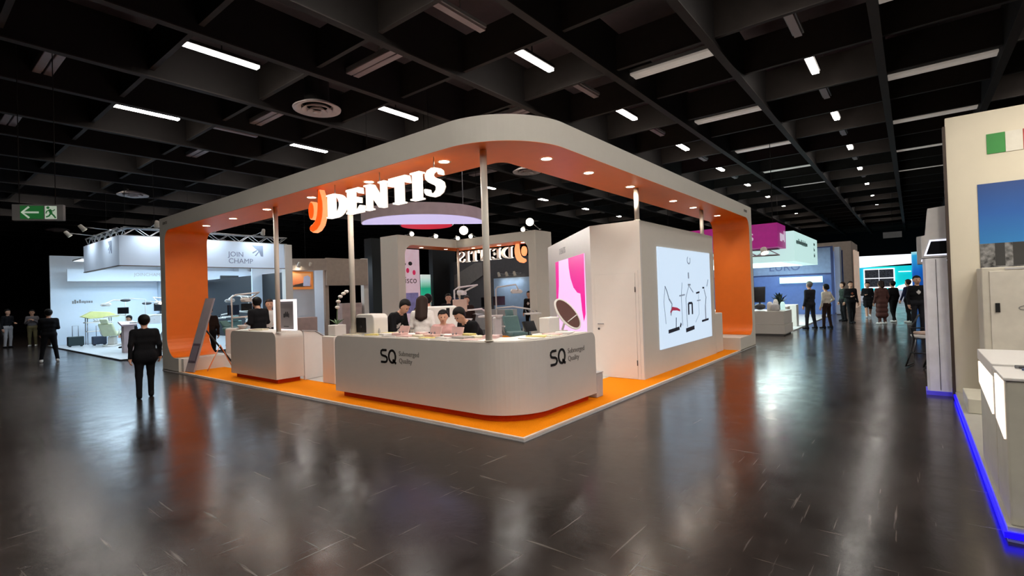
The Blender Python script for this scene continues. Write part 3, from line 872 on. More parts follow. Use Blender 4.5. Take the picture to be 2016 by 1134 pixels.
part('red_underside', B().lathe([(0.80, -0.02), (0.0, -0.02), (0.0, 0.01), (0.80, 0.01)], (6.16, 8.38, 4.00), 48), mat('red_glow', (226, 40, 74), 0.5, emit=0.62, ecol=(226, 40, 70), var=0.0), rd)
part('suspension_wire', B().tube([(6.16, 8.38, 4.12), (6.16, 8.38, 8.2)], 0.01, 6), M_beam, rd)

# ---------------------------------------------------------------- track spots on the far canopy rim and over the booth
def track_spot(base, aim, label, watts, angle=70, col=(1, 0.95, 0.90), group='track spots over the main booth', foot=None, big=1.0):
    """base = where the head sits; foot = clamp point below or behind it"""
    p = Vector(base); dvec = (Vector(aim) - p).normalized()
    t = thing('spotlight', label, 'spotlight', tuple(foot if foot else p), group=group)
    part('head', B().tube([p - dvec * 0.12, p - dvec * 0.10, p + dvec * 0.04, p + dvec * 0.10], [0.045 * big, 0.06 * big, 0.07 * big, 0.085 * big], 16), M_shell, t)
    part('lens', B().tube([p + dvec * 0.085, p + dvec * 0.101], 0.074 * big, 16), M_bulb, t)
    if foot:
        part('arm', B().tube([foot, p - dvec * 0.05], 0.012, 8).tube([Vector(foot) + Vector((0, 0, 0.0)), Vector(foot) + Vector((0, 0, 0.03))], 0.04, 12), M_alu, t)
    spot('bulb', p + dvec * 0.12, aim, watts, angle, col, 0.6, 0.06, t)
for i, (x, y) in enumerate(((7.6, 11.1), (8.8, 11.1), (10.0, 11.1))):
    track_spot((x, y - 0.28, 4.10), (x - 3.5, y - 6.5, 1.0), 'white spotlight clamped on the far canopy rim, %s from the left pier' % ORD[i], SPOT_W, foot=(x, y + 0.05, 4.04))
for i, (x, y) in enumerate(((10.4, 10.0), (10.4, 7.4))):
    track_spot((x - 0.45, y, 4.10), (x - 6, y - 3.0, 1.0), 'white spotlight clamped on the far canopy rim over the mirrored letters, %s from the corner' % ORD[i], SPOT_W, foot=(x, y, 4.04))
track_spot((8.34, 8.85, 4.07), (1.0, 2.2, 1.4), 'bright spotlight glaring towards the camera below the suspended disc', SPOT_W * 1.3, 60, foot=(8.6, 9.1, 8.2), big=2.0)
track_spot((9.81, 6.99, 4.30), (2.6, 2.0, 1.4), 'bright spotlight on an arm right of the corner pole', SPOT_W * 1.3, 60, foot=(10.3, 6.9, 4.04), big=1.8)
# spots on the inner rim of the near canopy, lighting counters, cabin and floor
for i, (p, a) in enumerate((((1.3, 3.0, 4.14), (2.6, 3.4, 0.8)), ((1.3, 5.6, 4.14), (2.8, 5.9, 0.6)), ((1.3, 8.2, 4.14), (1.8, 7.4, 0.8)), ((1.3, 10.4, 4.14), (2.0, 9.6, 0.5)), ((2.9, 1.3, 4.14), (3.2, 1.9, 0.2)), ((1.25, 1.25, 4.14), (2.6, 1.9, 0.6)))):
    fx = (DEP - 0.08, p[1], BH) if p[1] > 1.5 or p[0] > 2 else (DEP - 0.02, DEP - 0.02, BH)
    if p[0] > 2: fx = (p[0], DEP - 0.08, BH)
    track_spot(p, a, 'spotlight behind the rim of the near canopy, %s along the inside' % ORD[i], SPOT_W * (1.0 if i < 4 else 0.45), 95, foot=fx)
# ================================================================ PEOPLE
def smin(a, b, k):
    h = np.clip(0.5 + 0.5 * (b - a) / k, 0, 1)
    return b * (1 - h) + a * h - k * h * (1 - h)

def cap_sdf(P, a, b, ra, rb):
    a = np.asarray(a, float); b = np.asarray(b, float)
    ab = b - a
    L = float(ab @ ab)
    t = np.clip(((P - a) @ ab) / L, 0, 1) if L > 1e-12 else np.zeros(len(P))
    q = P - (a + t[:, None] * ab)
    return np.sqrt((q * q).sum(1)) - (ra + (rb - ra) * t)

def surface_nets(fn, lo, hi, h):
    lo = np.asarray(lo, float); hi = np.asarray(hi, float)
    n = np.maximum(np.ceil((hi - lo) / h).astype(int) + 1, 3)
    ax = [lo[i] + h * np.arange(n[i]) for i in range(3)]
    G = np.stack(np.meshgrid(*ax, indexing='ij'), -1)
    V = fn(G.reshape(-1, 3)).reshape(n)
    c = [(i, j, k) for i in (0, 1) for j in (0, 1) for k in (0, 1)]
    m = n - 1
    sl = lambda o: tuple(slice(o[a], o[a] + m[a]) for a in range(3))
    acc = np.zeros(tuple(m) + (3,)); cnt = np.zeros(tuple(m))
    for i, p in enumerate(c):
        for q in c[i + 1:]:
            df = [q[a] - p[a] for a in range(3)]
            if sum(abs(x) for x in df) != 1:
                continue
            a_, b_ = V[sl(p)], V[sl(q)]
            x = (a_ < 0) != (b_ < 0)
            t = np.where(x, a_ / np.where(x, a_ - b_, 1), 0)
            for ax_ in range(3):
                acc[..., ax_] += np.where(x, p[ax_] + t * df[ax_], 0)
            cnt += x
    act = cnt > 0
    idx = -np.ones(tuple(m), int); idx[act] = np.arange(act.sum())
    base = np.stack(np.meshgrid(*[np.arange(m[a]) for a in range(3)], indexing='ij'), -1)[act]
    verts = lo + h * (base + acc[act] / cnt[act][:, None])
    faces = []
    for a in range(3):
        o = [slice(None)] * 3; o2 = [slice(None)] * 3
        o[a] = slice(0, n[a] - 1); o2[a] = slice(1, n[a])
        A = V[tuple(o)] < 0; Bv = V[tuple(o2)] < 0
        b1, b2 = (a + 1) % 3, (a + 2) % 3
        E = np.argwhere(A != Bv)
        ok = (E[:, b1] > 0) & (E[:, b2] > 0) & (E[:, b1] < m[b1]) & (E[:, b2] < m[b2])
        E = E[ok]
        if not len(E):
            continue
        def cell(d1, d2):
            q = E.copy(); q[:, b1] -= d1; q[:, b2] -= d2
            return idx[q[:, 0], q[:, 1], q[:, 2]]
        quad = np.stack([cell(1, 1), cell(0, 1), cell(0, 0), cell(1, 0)], 1)
        s = A[E[:, 0], E[:, 1], E[:, 2]]
        quad[~s] = quad[~s][:, ::-1]
        faces.append(quad)
    return verts, np.concatenate(faces)

SKIN = mat('skin', (206, 158, 132), 0.55, var=0.03)
EYE = mat('eye', (24, 18, 16), 0.2)
LIP = mat('lip', (168, 92, 84), 0.5)
def cloth(name, rgb):
    return mat('cloth_' + name, rgb, 0.85, bump=0.3, scale=40, spec=0.15)
CL = {'black': cloth('black', (20, 20, 23)), 'charcoal': cloth('charcoal', (38, 38, 43)), 'navy': cloth('navy', (26, 32, 58)), 'white': cloth('white', (216, 212, 208)),
      'cream': cloth('cream', (206, 198, 184)), 'olive': cloth('olive', (84, 82, 66)), 'khaki': cloth('khaki', (112, 104, 74)), 'grey': cloth('grey', (116, 112, 116)),
      'brown': cloth('brown', (86, 58, 54)), 'darkbrown': cloth('darkbrown', (44, 30, 26)), 'pink': cloth('pink', (206, 160, 156)), 'rust': cloth('rust', (140, 80, 56)), 'lightgrey': cloth('lightgrey', (160, 156, 158)), 'green': cloth('green', (44, 54, 48))}
HAIRM = {'black': mat('hair_black', (12, 10, 10), 0.6, spec=0.2), 'brown': mat('hair_brown', (40, 25, 21), 0.6, spec=0.2), 'grey': mat('hair_grey', (112, 106, 100), 0.6)}

def person(label, loc, face_deg, H=1.72, top='black', legs='black', shoe='black', hair='black', long_hair=0.0, lean=0.0, side=0.0,
           legpose='stand', larm='down', rarm='down', sit=0.0, shirt=None, coat=0.0, res=0.024, head_tilt=0.0, floor=0.0, skirt=0.0, build=1.0):
    """body grown as one smooth surface; local frame: faces +Y, right hand +X"""
    t = thing('person', label, 'person', (loc[0], loc[1], floor), math.radians(face_deg - 90), local=True)
    k = H / 1.72
    hipz = 0.93 - sit
    prim = []            # a, b, ra, rb, material slot
    mats = []
    def slot(m):
        if m not in mats: mats.append(m)
        return mats.index(m)
    mT, mL, mS, mK = slot(CL[top]), slot(CL[legs]), slot(CL.get(shoe, CL['black'])), slot(SKIN)
    mSh = slot(CL[shirt]) if shirt else mT
    def upper(p):
        x, y, z = p[0], p[1], p[2] - hipz
        a = math.radians(lean)
        y, z = y * math.cos(a) + z * math.sin(a), -y * math.sin(a) + z * math.cos(a)
        b_ = math.radians(side)
        x, z = x * math.cos(b_) + z * math.sin(b_), -x * math.sin(b_) + z * math.cos(b_)
        return (x, y, z + hipz)
    W = build
    # torso
    for z, hw, r in ((0.0, 0.075, 0.118), (0.13, 0.062, 0.108), (0.27, 0.075, 0.115), (0.40, 0.095, 0.112)):
        prim.append((upper((-hw * W, 0, hipz + z)), upper((hw * W, 0, hipz + z)), r * W, r * W, mT if z > 0.0 else (mT if coat else mL)))
    prim.append((upper((0, 0, hipz + 0.02)), upper((0, 0.005, hipz + 0.44)), 0.10 * W, 0.10 * W, mT))
    prim.append((upper((-0.155 * W, -0.005, hipz + 0.475)), upper((0.155 * W, -0.005, hipz + 0.475)), 0.062, 0.062, mT))
    prim.append((upper((0, 0.075, hipz + 0.30)), upper((0, 0.055, hipz + 0.47)), 0.055, 0.04, mSh))
    # neck, head
    prim.append((upper((0, 0.0, hipz + 0.50)), upper((0, 0.018, hipz + 0.60)), 0.055, 0.05, mK))
    hc = Vector((0, 0.03 + head_tilt * 0.07, hipz + 0.70 - head_tilt * 0.03))
    prim.append((upper((hc.x, hc.y - 0.015, hc.z + 0.02)), upper((hc.x, hc.y + 0.012, hc.z - 0.055)), 0.092, 0.070, mK))
    prim.append((upper((hc.x, hc.y + 0.075, hc.z - 0.012)), upper((hc.x, hc.y + 0.094, hc.z - 0.03)), 0.012, 0.016, mK))
    for s in (-1, 1):
        prim.append((upper((s * 0.088, hc.y - 0.005, hc.z - 0.005)), upper((s * 0.090, hc.y - 0.008, hc.z - 0.04)), 0.02, 0.014, mK))
    # arms
    hands = []
    for s, pose in ((-1, larm), (1, rarm)):
        sh = Vector((s * 0.185 * W, -0.005, hipz + 0.47))
        if pose == 'down': el, wr = Vector((s * 0.235 * W, -0.03, hipz + 0.19)), Vector((s * 0.245 * W, 0.05, hipz - 0.05))
        elif pose == 'back': el, wr = Vector((s * 0.245, -0.12, hipz + 0.20)), Vector((s * 0.26, -0.14, hipz - 0.05))
        elif pose == 'fwd': el, wr = Vector((s * 0.235, 0.06, hipz + 0.20)), Vector((s * 0.225, 0.22, hipz + 0.0))
        elif pose == 'hold': el, wr = Vector((s * 0.235, -0.02, hipz + 0.20)), Vector((s * 0.13, 0.22, hipz + 0.20))
        elif pose == 'phone': el, wr = Vector((s * 0.23, 0.04, hipz + 0.20)), Vector((s * 0.10, 0.22, hipz + 0.33))
        elif pose == 'reach': el, wr = Vector((s * 0.22, 0.20, hipz + 0.28)), Vector((s * 0.15, 0.44, hipz + 0.16))
        elif pose == 'hip': el, wr = Vector((s * 0.34, -0.05, hipz + 0.22)), Vector((s * 0.18, 0.06, hipz + 0.06))
        else: el, wr = Vector((s * 0.33, 0.0, hipz + 0.24)), Vector((s * 0.36, 0.08, hipz + 0.02))
        sh, el, wr = Vector(upper(sh)), Vector(upper(el)), Vector(upper(wr))
        prim.append((tuple(sh), tuple(el), 0.060, 0.048, mT))
        prim.append((tuple(el), tuple(wr), 0.047, 0.036, mT))
        dr = (wr - el).normalized()
        prim.append((tuple(wr), tuple(wr + dr * 0.075), 0.026, 0.034, mK))
        hands.append((wr + dr * 0.085, dr, s))
    # legs
    for s in (-1, 1):
        hp = Vector((s * 0.092, 0, hipz - 0.02))
        if sit > 0.2:
            kn = Vector((s * 0.11, 0.42, hipz + 0.0)); an = Vector((s * 0.11, 0.40, max(0.08, hipz - 0.41)))
        elif legpose == 'walk':
            kn, an = (Vector((s * 0.095, 0.14, 0.49)), Vector((s * 0.095, 0.26, 0.10))) if s > 0 else (Vector((s * 0.095, -0.02, 0.47)), Vector((s * 0.095, -0.26, 0.17)))
        elif legpose == 'step':
            kn, an = (Vector((s * 0.10, 0.08, 0.49)), Vector((s * 0.10, 0.10, 0.09))) if s > 0 else (Vector((s * 0.11, -0.02, 0.48)), Vector((s * 0.12, -0.14, 0.09)))
        elif legpose == 'wide':
            kn, an = Vector((s * 0.15, 0.015, 0.49)), Vector((s * 0.20, -0.01, 0.09))
        else:
            kn, an = Vector((s * 0.105, 0.015, 0.49)), Vector((s * 0.11, -0.02, 0.09))
        if skirt: mm = mK
        else: mm = mL
        prim.append((tuple(hp), tuple(kn), 0.098 * W, 0.066, mL))
        prim.append((tuple(kn), tuple(an + Vector((0, 0, 0.02))), 0.066, 0.052, mm))
        up_ = 0.0 if legpose != 'walk' or s > 0 else -0.05
        heel = Vector((an.x, an.y - 0.04, an.z - 0.045)); toe = Vector((an.x * 1.12, an.y + 0.15, max(0.036, an.z - 0.055 + up_)))
        prim.append((tuple(an), tuple(heel), 0.045, 0.044, mS))
        prim.append((tuple(heel), tuple(toe), 0.043, 0.034, mS))
    if coat:
        for z in np.linspace(hipz - coat, hipz, 4):
            prim.append(((-0.10 - 0.03 * (hipz - z), -0.01, z), (0.10 + 0.03 * (hipz - z), -0.01, z), 0.125, 0.125, mT))
    if skirt:
        for z in np.linspace(hipz - skirt, hipz, 3):
            prim.append(((-0.09, 0, z), (0.09, 0, z), 0.115, 0.115, mL))
    pts = np.array([p for q in prim for p in q[:2]]); rmax = 0.16
    def f(P):
        d_ = None
        for a, b_, ra, rb, _ in prim:
            q = cap_sdf(P, a, b_, ra, rb)
            d_ = q if d_ is None else smin(d_, q, 0.035)
        return d_
    V, F = surface_nets(f, pts.min(0) - rmax, pts.max(0) + rmax, res)
    cen = V[F].mean(1)
    D = np.stack([cap_sdf(cen, a, b_, ra, rb) for a, b_, ra, rb, _ in prim], 1)
    ml = np.array([p[4] for p in prim])[D.argmin(1)]
    b = B()
    b.add((V * k).tolist(), F.tolist(), True)
    slots = ml.tolist()
    # fingers
    for palm, dr, s in hands:
        n0 = len(b.f)
        inw = Vector((-s, 0, 0)); fwd = Vector((0, 1, 0.0))
        wdir = (fwd - dr * fwd.dot(dr)); wdir = wdir.normalized() if wdir.length > 0.2 else Vector((0, 0, 1))
        curl = dr.cross(wdir) * (1 if dr.cross(wdir).dot(inw) > 0 else -1)
        for j, (off, L) in enumerate(((0.030, 0.075), (0.010, 0.085), (-0.010, 0.08), (-0.029, 0.062))):
            p0 = palm - dr * 0.015 + wdir * off
            p1 = palm + dr * L * 0.5 + wdir * off * 1.1 + curl * 0.006
            p2 = palm + dr * L * 0.80 + wdir * off * 1.1 + curl * 0.026
            p3 = palm + dr * L * 0.92 + wdir * off * 1.05 + curl * 0.046
            b.tube([p0 * k, p1 * k, p2 * k, p3 * k], [0.0105, 0.0098, 0.009, 0.0075], 6)
        q0 = palm - dr * 0.055 + wdir * 0.022
        b.tube([q0 * k, (palm - dr * 0.02 + wdir * 0.052 + curl * 0.012) * k, (palm + dr * 0.012 + wdir * 0.058 + curl * 0.026) * k], [0.013, 0.011, 0.009], 6)
        slots += [mK] * (len(b.f) - n0)
    # eyes, mouth
    n0 = len(b.f)
    for s in (-1, 1):
        b.sphere(Vector(upper((s * 0.032, hc.y + 0.070, hc.z + 0.008))) * k, 0.011 * k, 8, 5)
    slots += [slot(EYE)] * (len(b.f) - n0)
    n0 = len(b.f)
    b.sphere(Vector(upper((0, hc.y + 0.077, hc.z - 0.068))) * k, 0.022 * k, 8, 5, (1, 0.35, 0.3))
    slots += [slot(LIP)] * (len(b.f) - n0)
    me = b.mesh('body')
    for m in mats: me.materials.append(m)
    if len(me.polygons) == len(slots):
        me.polygons.foreach_set('material_index', slots)
    link('body', me, None, t)
    # hair
    hcv = np.array(upper((hc.x, hc.y - 0.02, hc.z + 0.03)))
    fwdv = np.array(upper((hc.x, hc.y + 0.98, hc.z + 0.03))) - hcv; upv = np.array(upper((hc.x, hc.y - 0.02, hc.z + 1.03))) - hcv
    hp_ = [(tuple(hcv), tuple(hcv + upv * 0.012 - fwdv * 0.01), 0.110, 0.107)]
    if long_hair:
        for sx in ((-0.055, 0.055) if long_hair > 0.2 else ()):
            hp_.append((tuple(hcv - fwdv * 0.03 + np.array((sx, 0, 0))), tuple(hcv - fwdv * (0.05 + 0.28 * long_hair) + np.array((sx * 1.5, 0, 0)) - np.array((0, 0, 1)) * long_hair * 0.95), 0.07, 0.05))
        hp_.append((tuple(hcv - fwdv * 0.045), tuple(hcv - fwdv * (0.06 + 0.30 * long_hair) - np.array((0, 0, 1)) * long_hair), 0.098, 0.075))
    else:
        hp_.append((tuple(hcv - fwdv * 0.03), tuple(hcv - fwdv * 0.035 - upv * 0.06), 0.085, 0.062))
    def g(P):
        d_ = None
        for a, b_, ra, rb in hp_:
            q = cap_sdf(P, a, b_, ra, rb)
            d_ = q if d_ is None else smin(d_, q, 0.03)
        rel = P - hcv
        fv = rel @ fwdv; uv = rel @ upv
        cut = np.minimum(fv - 0.012 - 0.5 * np.maximum(uv, 0), 0.045 - uv)
        return np.maximum(d_, cut)
    hpts = np.array([p for q in hp_ for p in q[:2]])
    V, F = surface_nets(g, hpts.min(0) - 0.13, hpts.max(0) + 0.13, 0.016)
    hb = B().add((V * k).tolist(), F.tolist(), True)
    link('hair', hb.mesh('hair'), HAIRM[hair], t)
    return t

P_IN = PZ
# outside, left
person('short-haired person in black walking away in the left aisle, nearest walker', (-1.56, 7.85), 78, 1.53, 'black', 'black', 'black', 'black', larm='back', rarm='down', legpose='step', build=1.10, coat=0.10)
person('person in dark jacket and black trousers with white shoes beside the white booth', (-1.27, 18.4), 80, 1.68, 'black', 'black', 'white', 'black', larm='fwd', rarm='hold', legpose='wide', build=1.08)
person('person in grey sweater and khaki trousers holding a white phone', (-0.25, 28.6), 250, 1.66, 'grey', 'khaki', 'white', 'black', larm='phone', rarm='phone')
person('person in dark top and pale trousers at the far left', (-1.05, 28.8), 300, 1.72, 'black', 'lightgrey', 'black', 'black', larm='hold')
person('dark-clothed person cut off by the left picture edge', (-3.22, 12.5), 120, 1.76, 'black', 'black', 'charcoal', 'black', legpose='step')
# main booth
person('man in a dark suit seen from behind at the small counter', (1.25, 9.3), 100, 1.80, 'black', 'black', 'black', 'black', larm='hold', rarm='hold', floor=P_IN, head_tilt=0.6, build=1.1)
person('person in a white shirt facing the suited man', (1.85, 9.95), 250, 1.72, 'white', 'black', 'black', 'brown', larm='hold', floor=P_IN)
person('person in a dark red-brown top half hidden by the leaning board', (1.40, 12.75), 70, 1.62, 'darkbrown', 'black', 'black', 'black')
person('man in a black suit bending forward over the corner counter', (1.60, 4.62), -75, 1.78, 'black', 'black', 'black', 'black', lean=38, larm='reach', rarm='reach', floor=P_IN, shirt='white')
person('woman with long dark hair and white top seen from behind', (2.12, 4.14), 35, 1.68, 'white', 'black', 'black', 'brown', long_hair=0.36, lean=6, larm='hold', rarm='hold', floor=P_IN)
person('man in an olive jacket with a dark bag inside the booth', (3.45, 5.42), 60, 1.72, 'olive', 'black', 'black', 'black', floor=P_IN)
person('person in a pale pink top sitting behind the counter facing the camera', (2.15, 3.55), 225, 1.62, 'pink', 'black', 'black', 'black', sit=0.22, larm='hold', rarm='hold', floor=P_IN, lean=12)
person('person in black hunched over the corner counter beside the pole', (1.86, 2.30), 172, 1.74, 'black', 'black', 'black', 'black', sit=0.10, lean=40, larm='reach', rarm='reach', floor=P_IN)
person('person in a beige top in the middle of the booth', (4.45, 6.95), 210, 1.62, 'cream', 'black', 'black', 'black', floor=P_IN, sit=0.25)
person('person in dark clothes standing among the chairs of the booth', (6.4, 7.75), 230, 1.72, 'charcoal', 'black', 'black', 'black', floor=P_IN, larm='hold')
person('second person in dark brown clothes behind the counter crowd', (6.6, 7.15), 200, 1.64, 'darkbrown', 'black', 'black', 'brown', floor=P_IN)
person('person in a black suit standing near the pale blue wall', (12.6, 9.2), 190, 1.78, 'black', 'black', 'black', 'black', shirt='white')
# left booth
person('dark-haired person in black sitting in the white booth', (1.55, 20.3), 200, 1.66, 'black', 'black', 'black', 'black', sit=0.35, lean=18, floor=0.05, larm='reach', rarm='reach')
# right aisle
person('grey-haired man in a dark suit seen from behind at the glass booth', (17.7, -0.52), 55, 1.80, 'charcoal', 'charcoal', 'black', 'grey', larm='down', rarm='fwd', legpose='wide')
person('woman in a cream jacket and dark trousers beside the suited man', (18.2, -1.0), 60, 1.68, 'cream', 'darkbrown', 'black', 'black', larm='down', rarm='hip', legpose='wide', long_hair=0.05)
person('man in a dark blazer and rust shirt walking towards the camera with papers', (21.2, -1.55), 215, 1.76, 'black', 'black', 'black', 'brown', shirt='rust', rarm='hold', legpose='step', build=1.05)
person('person in dark green behind the man with papers', (22.6, -1.15), 120, 1.74, 'green', 'black', 'black', 'brown')
person('person in dark top and shorts walking further up the aisle', (25.6, -1.9), 190, 1.70, 'black', 'black', 'white', 'black', legpose='walk', rarm='hold', skirt=0.30)
person('person in a long brown coat seen from behind', (20.9, -2.62), 40, 1.74, 'brown', 'brown', 'white', 'brown', coat=0.55, long_hair=0.12, build=1.1)
person('person in black close beside the brown coat', (22.3, -2.98), 50, 1.72, 'black', 'black', 'white', 'black', legpose='step')
person('man in a navy jacket and white sneakers at the right of the aisle', (21.9, -3.50), 60, 1.76, 'navy', 'black', 'white', 'brown', legpose='step', larm='wide', build=1.12)
person('dark figure beside the white kiosk column', (17.0, -3.75), 200, 1.86, 'black', 'charcoal', 'black', 'black', shirt='white')
# ================================================================ DENTAL UNITS AND BOOTH FURNITURE
def dental_unit(label, loc, deg, cush=M_beige, group='dental units', floor=PZ, lamp_on=False):
    """patient chair with base, delivery arm, tray and lamp; local frame: patient looks to +Y"""
    t = thing('dental_unit', label, 'dental chair', (loc[0], loc[1], floor), math.radians(deg), group, local=True)
    part('base_plate', B().prism([(x * 0.32, y * 0.62) for x, y in arc(0, 0, 1, 0, 345, 23)], lambda u, v, w: (u, v, 0.05 * w)), M_white, t, 0.012)
    part('pedestal', B().prism([(-0.13, -0.2), (0.13, -0.2), (0.10, 0.25), (-0.10, 0.25)], lambda u, v, w: (u, v, 0.05 + 0.34 * w)), M_white, t, 0.03)
    X = lambda w0, w1: (lambda u, v, w: ((-w0 + 2 * w0 * w), u, v))
    part('seat', B().prism([(-0.28, 0.42), (0.30, 0.42), (0.85, 0.50), (0.88, 0.60), (0.32, 0.54), (-0.20, 0.55), (-0.30, 0.52)], X(0.27, 0)), cush, t, 0.045, 3)
    part('backrest', B().prism([(-0.24, 0.50), (-0.70, 0.98), (-0.78, 1.02), (-0.86, 0.96), (-0.78, 0.84), (-0.36, 0.42)], X(0.25, 0)), cush, t, 0.045, 3)
    part('headrest', B().prism([(-0.80, 1.01), (-0.99, 1.20), (-1.06, 1.16), (-0.90, 0.98)], X(0.13, 0)), cush, t, 0.03, 3)
    for s in (-1, 1):
        part('armrest', B().tube([(s * 0.30, -0.30, 0.50), (s * 0.34, -0.32, 0.70), (s * 0.34, 0.02, 0.72)], [0.02, 0.03, 0.025], 10), M_white, t)
    part('water_unit', B().prism([(0.42, -0.35), (0.66, -0.35), (0.66, 0.05), (0.42, 0.05)], lambda u, v, w: (u, v, 0.05 + 0.95 * w)), M_white, t, 0.05, 3)
    part('spittoon', B().lathe([(0.0, -0.02), (0.06, -0.02), (0.13, 0.06), (0.135, 0.06), (0.14, 0.05), (0.07, -0.05), (0.0, -0.06)], (0.54, 0.15, 1.02), 20), M_white, t)
    part('lamp_arm', B().tube([(0.54, -0.2, 1.0), (0.54, -0.2, 1.85), (0.50, -0.1, 1.92), (0.0, 0.25, 1.98), (-0.15, -0.15, 1.84), (-0.15, -0.25, 1.78)], 0.022, 10), M_white, t)
    lm = part('lamp_head', B().prism([(-0.32, 0.0), (-0.26, 0.07), (0.02, 0.09), (0.06, 0.02), (0.02, -0.05), (-0.26, -0.05)], lambda u, v, w: (u, -0.36 + 0.16 * w, 1.76 + v)), M_white, t, 0.02)
    sub('lamp_lens', B().sphere((-0.15, -0.37, 1.76), 0.05, 10, 6, (1.6, 0.4, 0.8)), M_bulb if lamp_on else M_lgrey, lm)
    part('delivery_arm', B().tube([(0.54, -0.2, 1.28), (0.15, 0.42, 1.32), (-0.42, 0.30, 1.22)], 0.024, 10), M_white, t)
    tr = part('tray', B().box(-0.72, -0.26, 0.12, 0.48, 1.06, 1.11), M_white, t, 0.02)
    for i in range(4):
        sub('handpiece', B().tube([(-0.66 + 0.11 * i, 0.14, 1.12), (-0.66 + 0.11 * i, 0.02, 1.17), (-0.66 + 0.11 * i, -0.06, 1.16)], [0.010, 0.012, 0.006], 8), M_steel, tr)
    part('monitor', B().box(0.26, 0.66, -0.24, -0.20, 1.36, 1.64), M_glassy, t, 0.008)
    return t
dental_unit('beige dental chair with white arms in the middle of the booth', (5.5, 6.0), 200, M_beige)
dental_unit('second dental chair with a white lamp right of the corner pole', (7.4, 5.9), 140, M_teal_cush)
dental_unit('teal dental chair behind the leaning grey board', (2.0, 12.05 - 0.75), 205, M_teal_cush)
dental_unit('pale dental chair in the white booth behind the podium', (1.75, 18.3), 20, mat('pale_cush', (190, 202, 206), 0.5), floor=0.05, lamp_on=True)
dental_unit('dental chair at the back of the white booth near the left wall', (1.6, 23.6), -30, mat('pale_cush2', (200, 206, 170), 0.5), floor=0.05)
dental_unit('dental chair deep in the white booth behind the orange arch', (5.2, 19.2), 15, M_teal_cush, floor=0.05)
dental_unit('dental chair with a green seat near the right side of the white booth', (4.1, 17.6), -20, M_teal_cush, floor=0.05)

def box_chair(label, loc, deg, m, group, floor=PZ):
    t = thing('chair', label, 'chair', (loc[0], loc[1], floor), math.radians(deg), group, local=True)
    part('seat', B().box(-0.24, 0.24, -0.22, 0.24, 0.42, 0.48), m, t, 0.025, 3)
    part('backrest', B().prism([(-0.22, 0.46), (-0.16, 0.46), (-0.22, 0.86), (-0.28, 0.86)], lambda u, v, w: (-0.22 + 0.44 * w, u, v)), m, t, 0.02, 3)
    for sx in (-1, 1):
        for sy in (-1, 1):
            part('leg', B().tube([(sx * 0.20, sy * 0.18, 0.42), (sx * 0.23, sy * 0.22, 0.0)], [0.014, 0.011], 8), M_steel, t)
    return t
def table(label, loc, sx, sy, h, floor=PZ, name='table'):
    t = thing(name, label, 'table', (loc[0], loc[1], floor), 0, local=True)
    part('top', B().prism([(x * sx, y * sy) for x, y in arc(0, 0, 1, 0, 350, 35)], lambda u, v, w: (u, v, h - 0.035 + 0.035 * w)), M_white, t, 0.01)
    part('column', B().lathe([(0.05, 0.02), (0.04, h - 0.035)], n=16), M_white, t)
    part('foot', B().lathe([(0.0, 0.0), (0.28, 0.0), (0.28, 0.015), (0.06, 0.04), (0.0, 0.04)], n=24), M_white, t)
    return t
table('oval white table behind the small counter', (2.15, 7.55), 0.75, 0.50, 0.76)
box_chair('white chair at the oval table, nearer the small counter', (2.3, 8.5), 170, M_white, 'white chairs at the oval table')
box_chair('white chair at the oval table, nearer the corner counter', (2.9, 6.95), 60, M_white, 'white chairs at the oval table')
box_chair('beige chair behind the pink-topped sitter', (2.75, 3.95), 215, M_beige, 'beige chairs behind the counter')
box_chair('beige chair beside the dental chair', (4.3, 4.9), 205, M_beige, 'beige chairs behind the counter')
# low curved white bench sweeping down from the small counter
t = thing('curved_bench', 'white curved panel sweeping down from the small counter to table height', 'bench', (1.4, 6.7, PZ))
prof = [(0.0, 0.0), (1.55, 0.0), (1.55, 0.62), (1.20, 0.66), (0.85, 0.75), (0.55, 0.88), (0.30, 1.02), (0.0, 1.05)]
part('panel', B().prism(prof, lambda u, v, w: (0.965 + u, 6.62 + 0.20 * u + 0.06 * w, PZ + v)), M_white, t, 0.015)
part('edge', B().prism([(0.0, 1.055), (0.30, 1.025), (0.55, 0.885), (0.85, 0.755), (1.20, 0.665), (1.55, 0.625), (1.55, 0.64), (1.20, 0.68), (0.85, 0.77), (0.55, 0.90), (0.30, 1.04), (0.0, 1.07)], lambda u, v, w: (0.965 + u, 6.60 + 0.20 * u + 0.10 * w, PZ + v)), M_lgrey, t)

# leaning board on its trestle, by the left arch
t = thing('poster_board', 'tall grey poster board leaning on a trestle by the left arch', 'sign board', (0.3, 10.65, PZ))
# board seen nearly edge-on: leans towards the booth
F0 = Vector((0.10, 10.78, 0.04)); Tp = Vector((0.55, 10.62, 1.87)); side_ = Vector((0.06, -0.36, 0.0))
up_v = Tp - F0
nb = up_v.cross(side_).normalized() * 0.02
def bq(a0, a1, s0, s1, off0, off1):
    b = B(); vs_ = []
    for o_ in (off0, off1):
        for a, s in ((a0, s0), (a1, s0), (a1, s1), (a0, s1)):
            vs_.append(F0 + up_v * a + side_ * s + nb * o_)
    return b.add(vs_, [(0, 1, 2, 3), (7, 6, 5, 4), (0, 4, 5, 1), (1, 5, 6, 2), (2, 6, 7, 3), (3, 7, 4, 0)])
part('board', bq(0, 1, 0, 1, -1, 1), mat('board_grey', (168, 160, 166), 0.4), t)
part('print', bq(0.12, 0.38, 0.08, 0.92, -1.3, -1.02), mat('board_print', (92, 76, 90), 0.5), t)
part('print_panel', bq(0.15, 0.35, 0.16, 0.84, -1.6, -1.32), mat('board_print2', (140, 130, 142), 0.5), t)
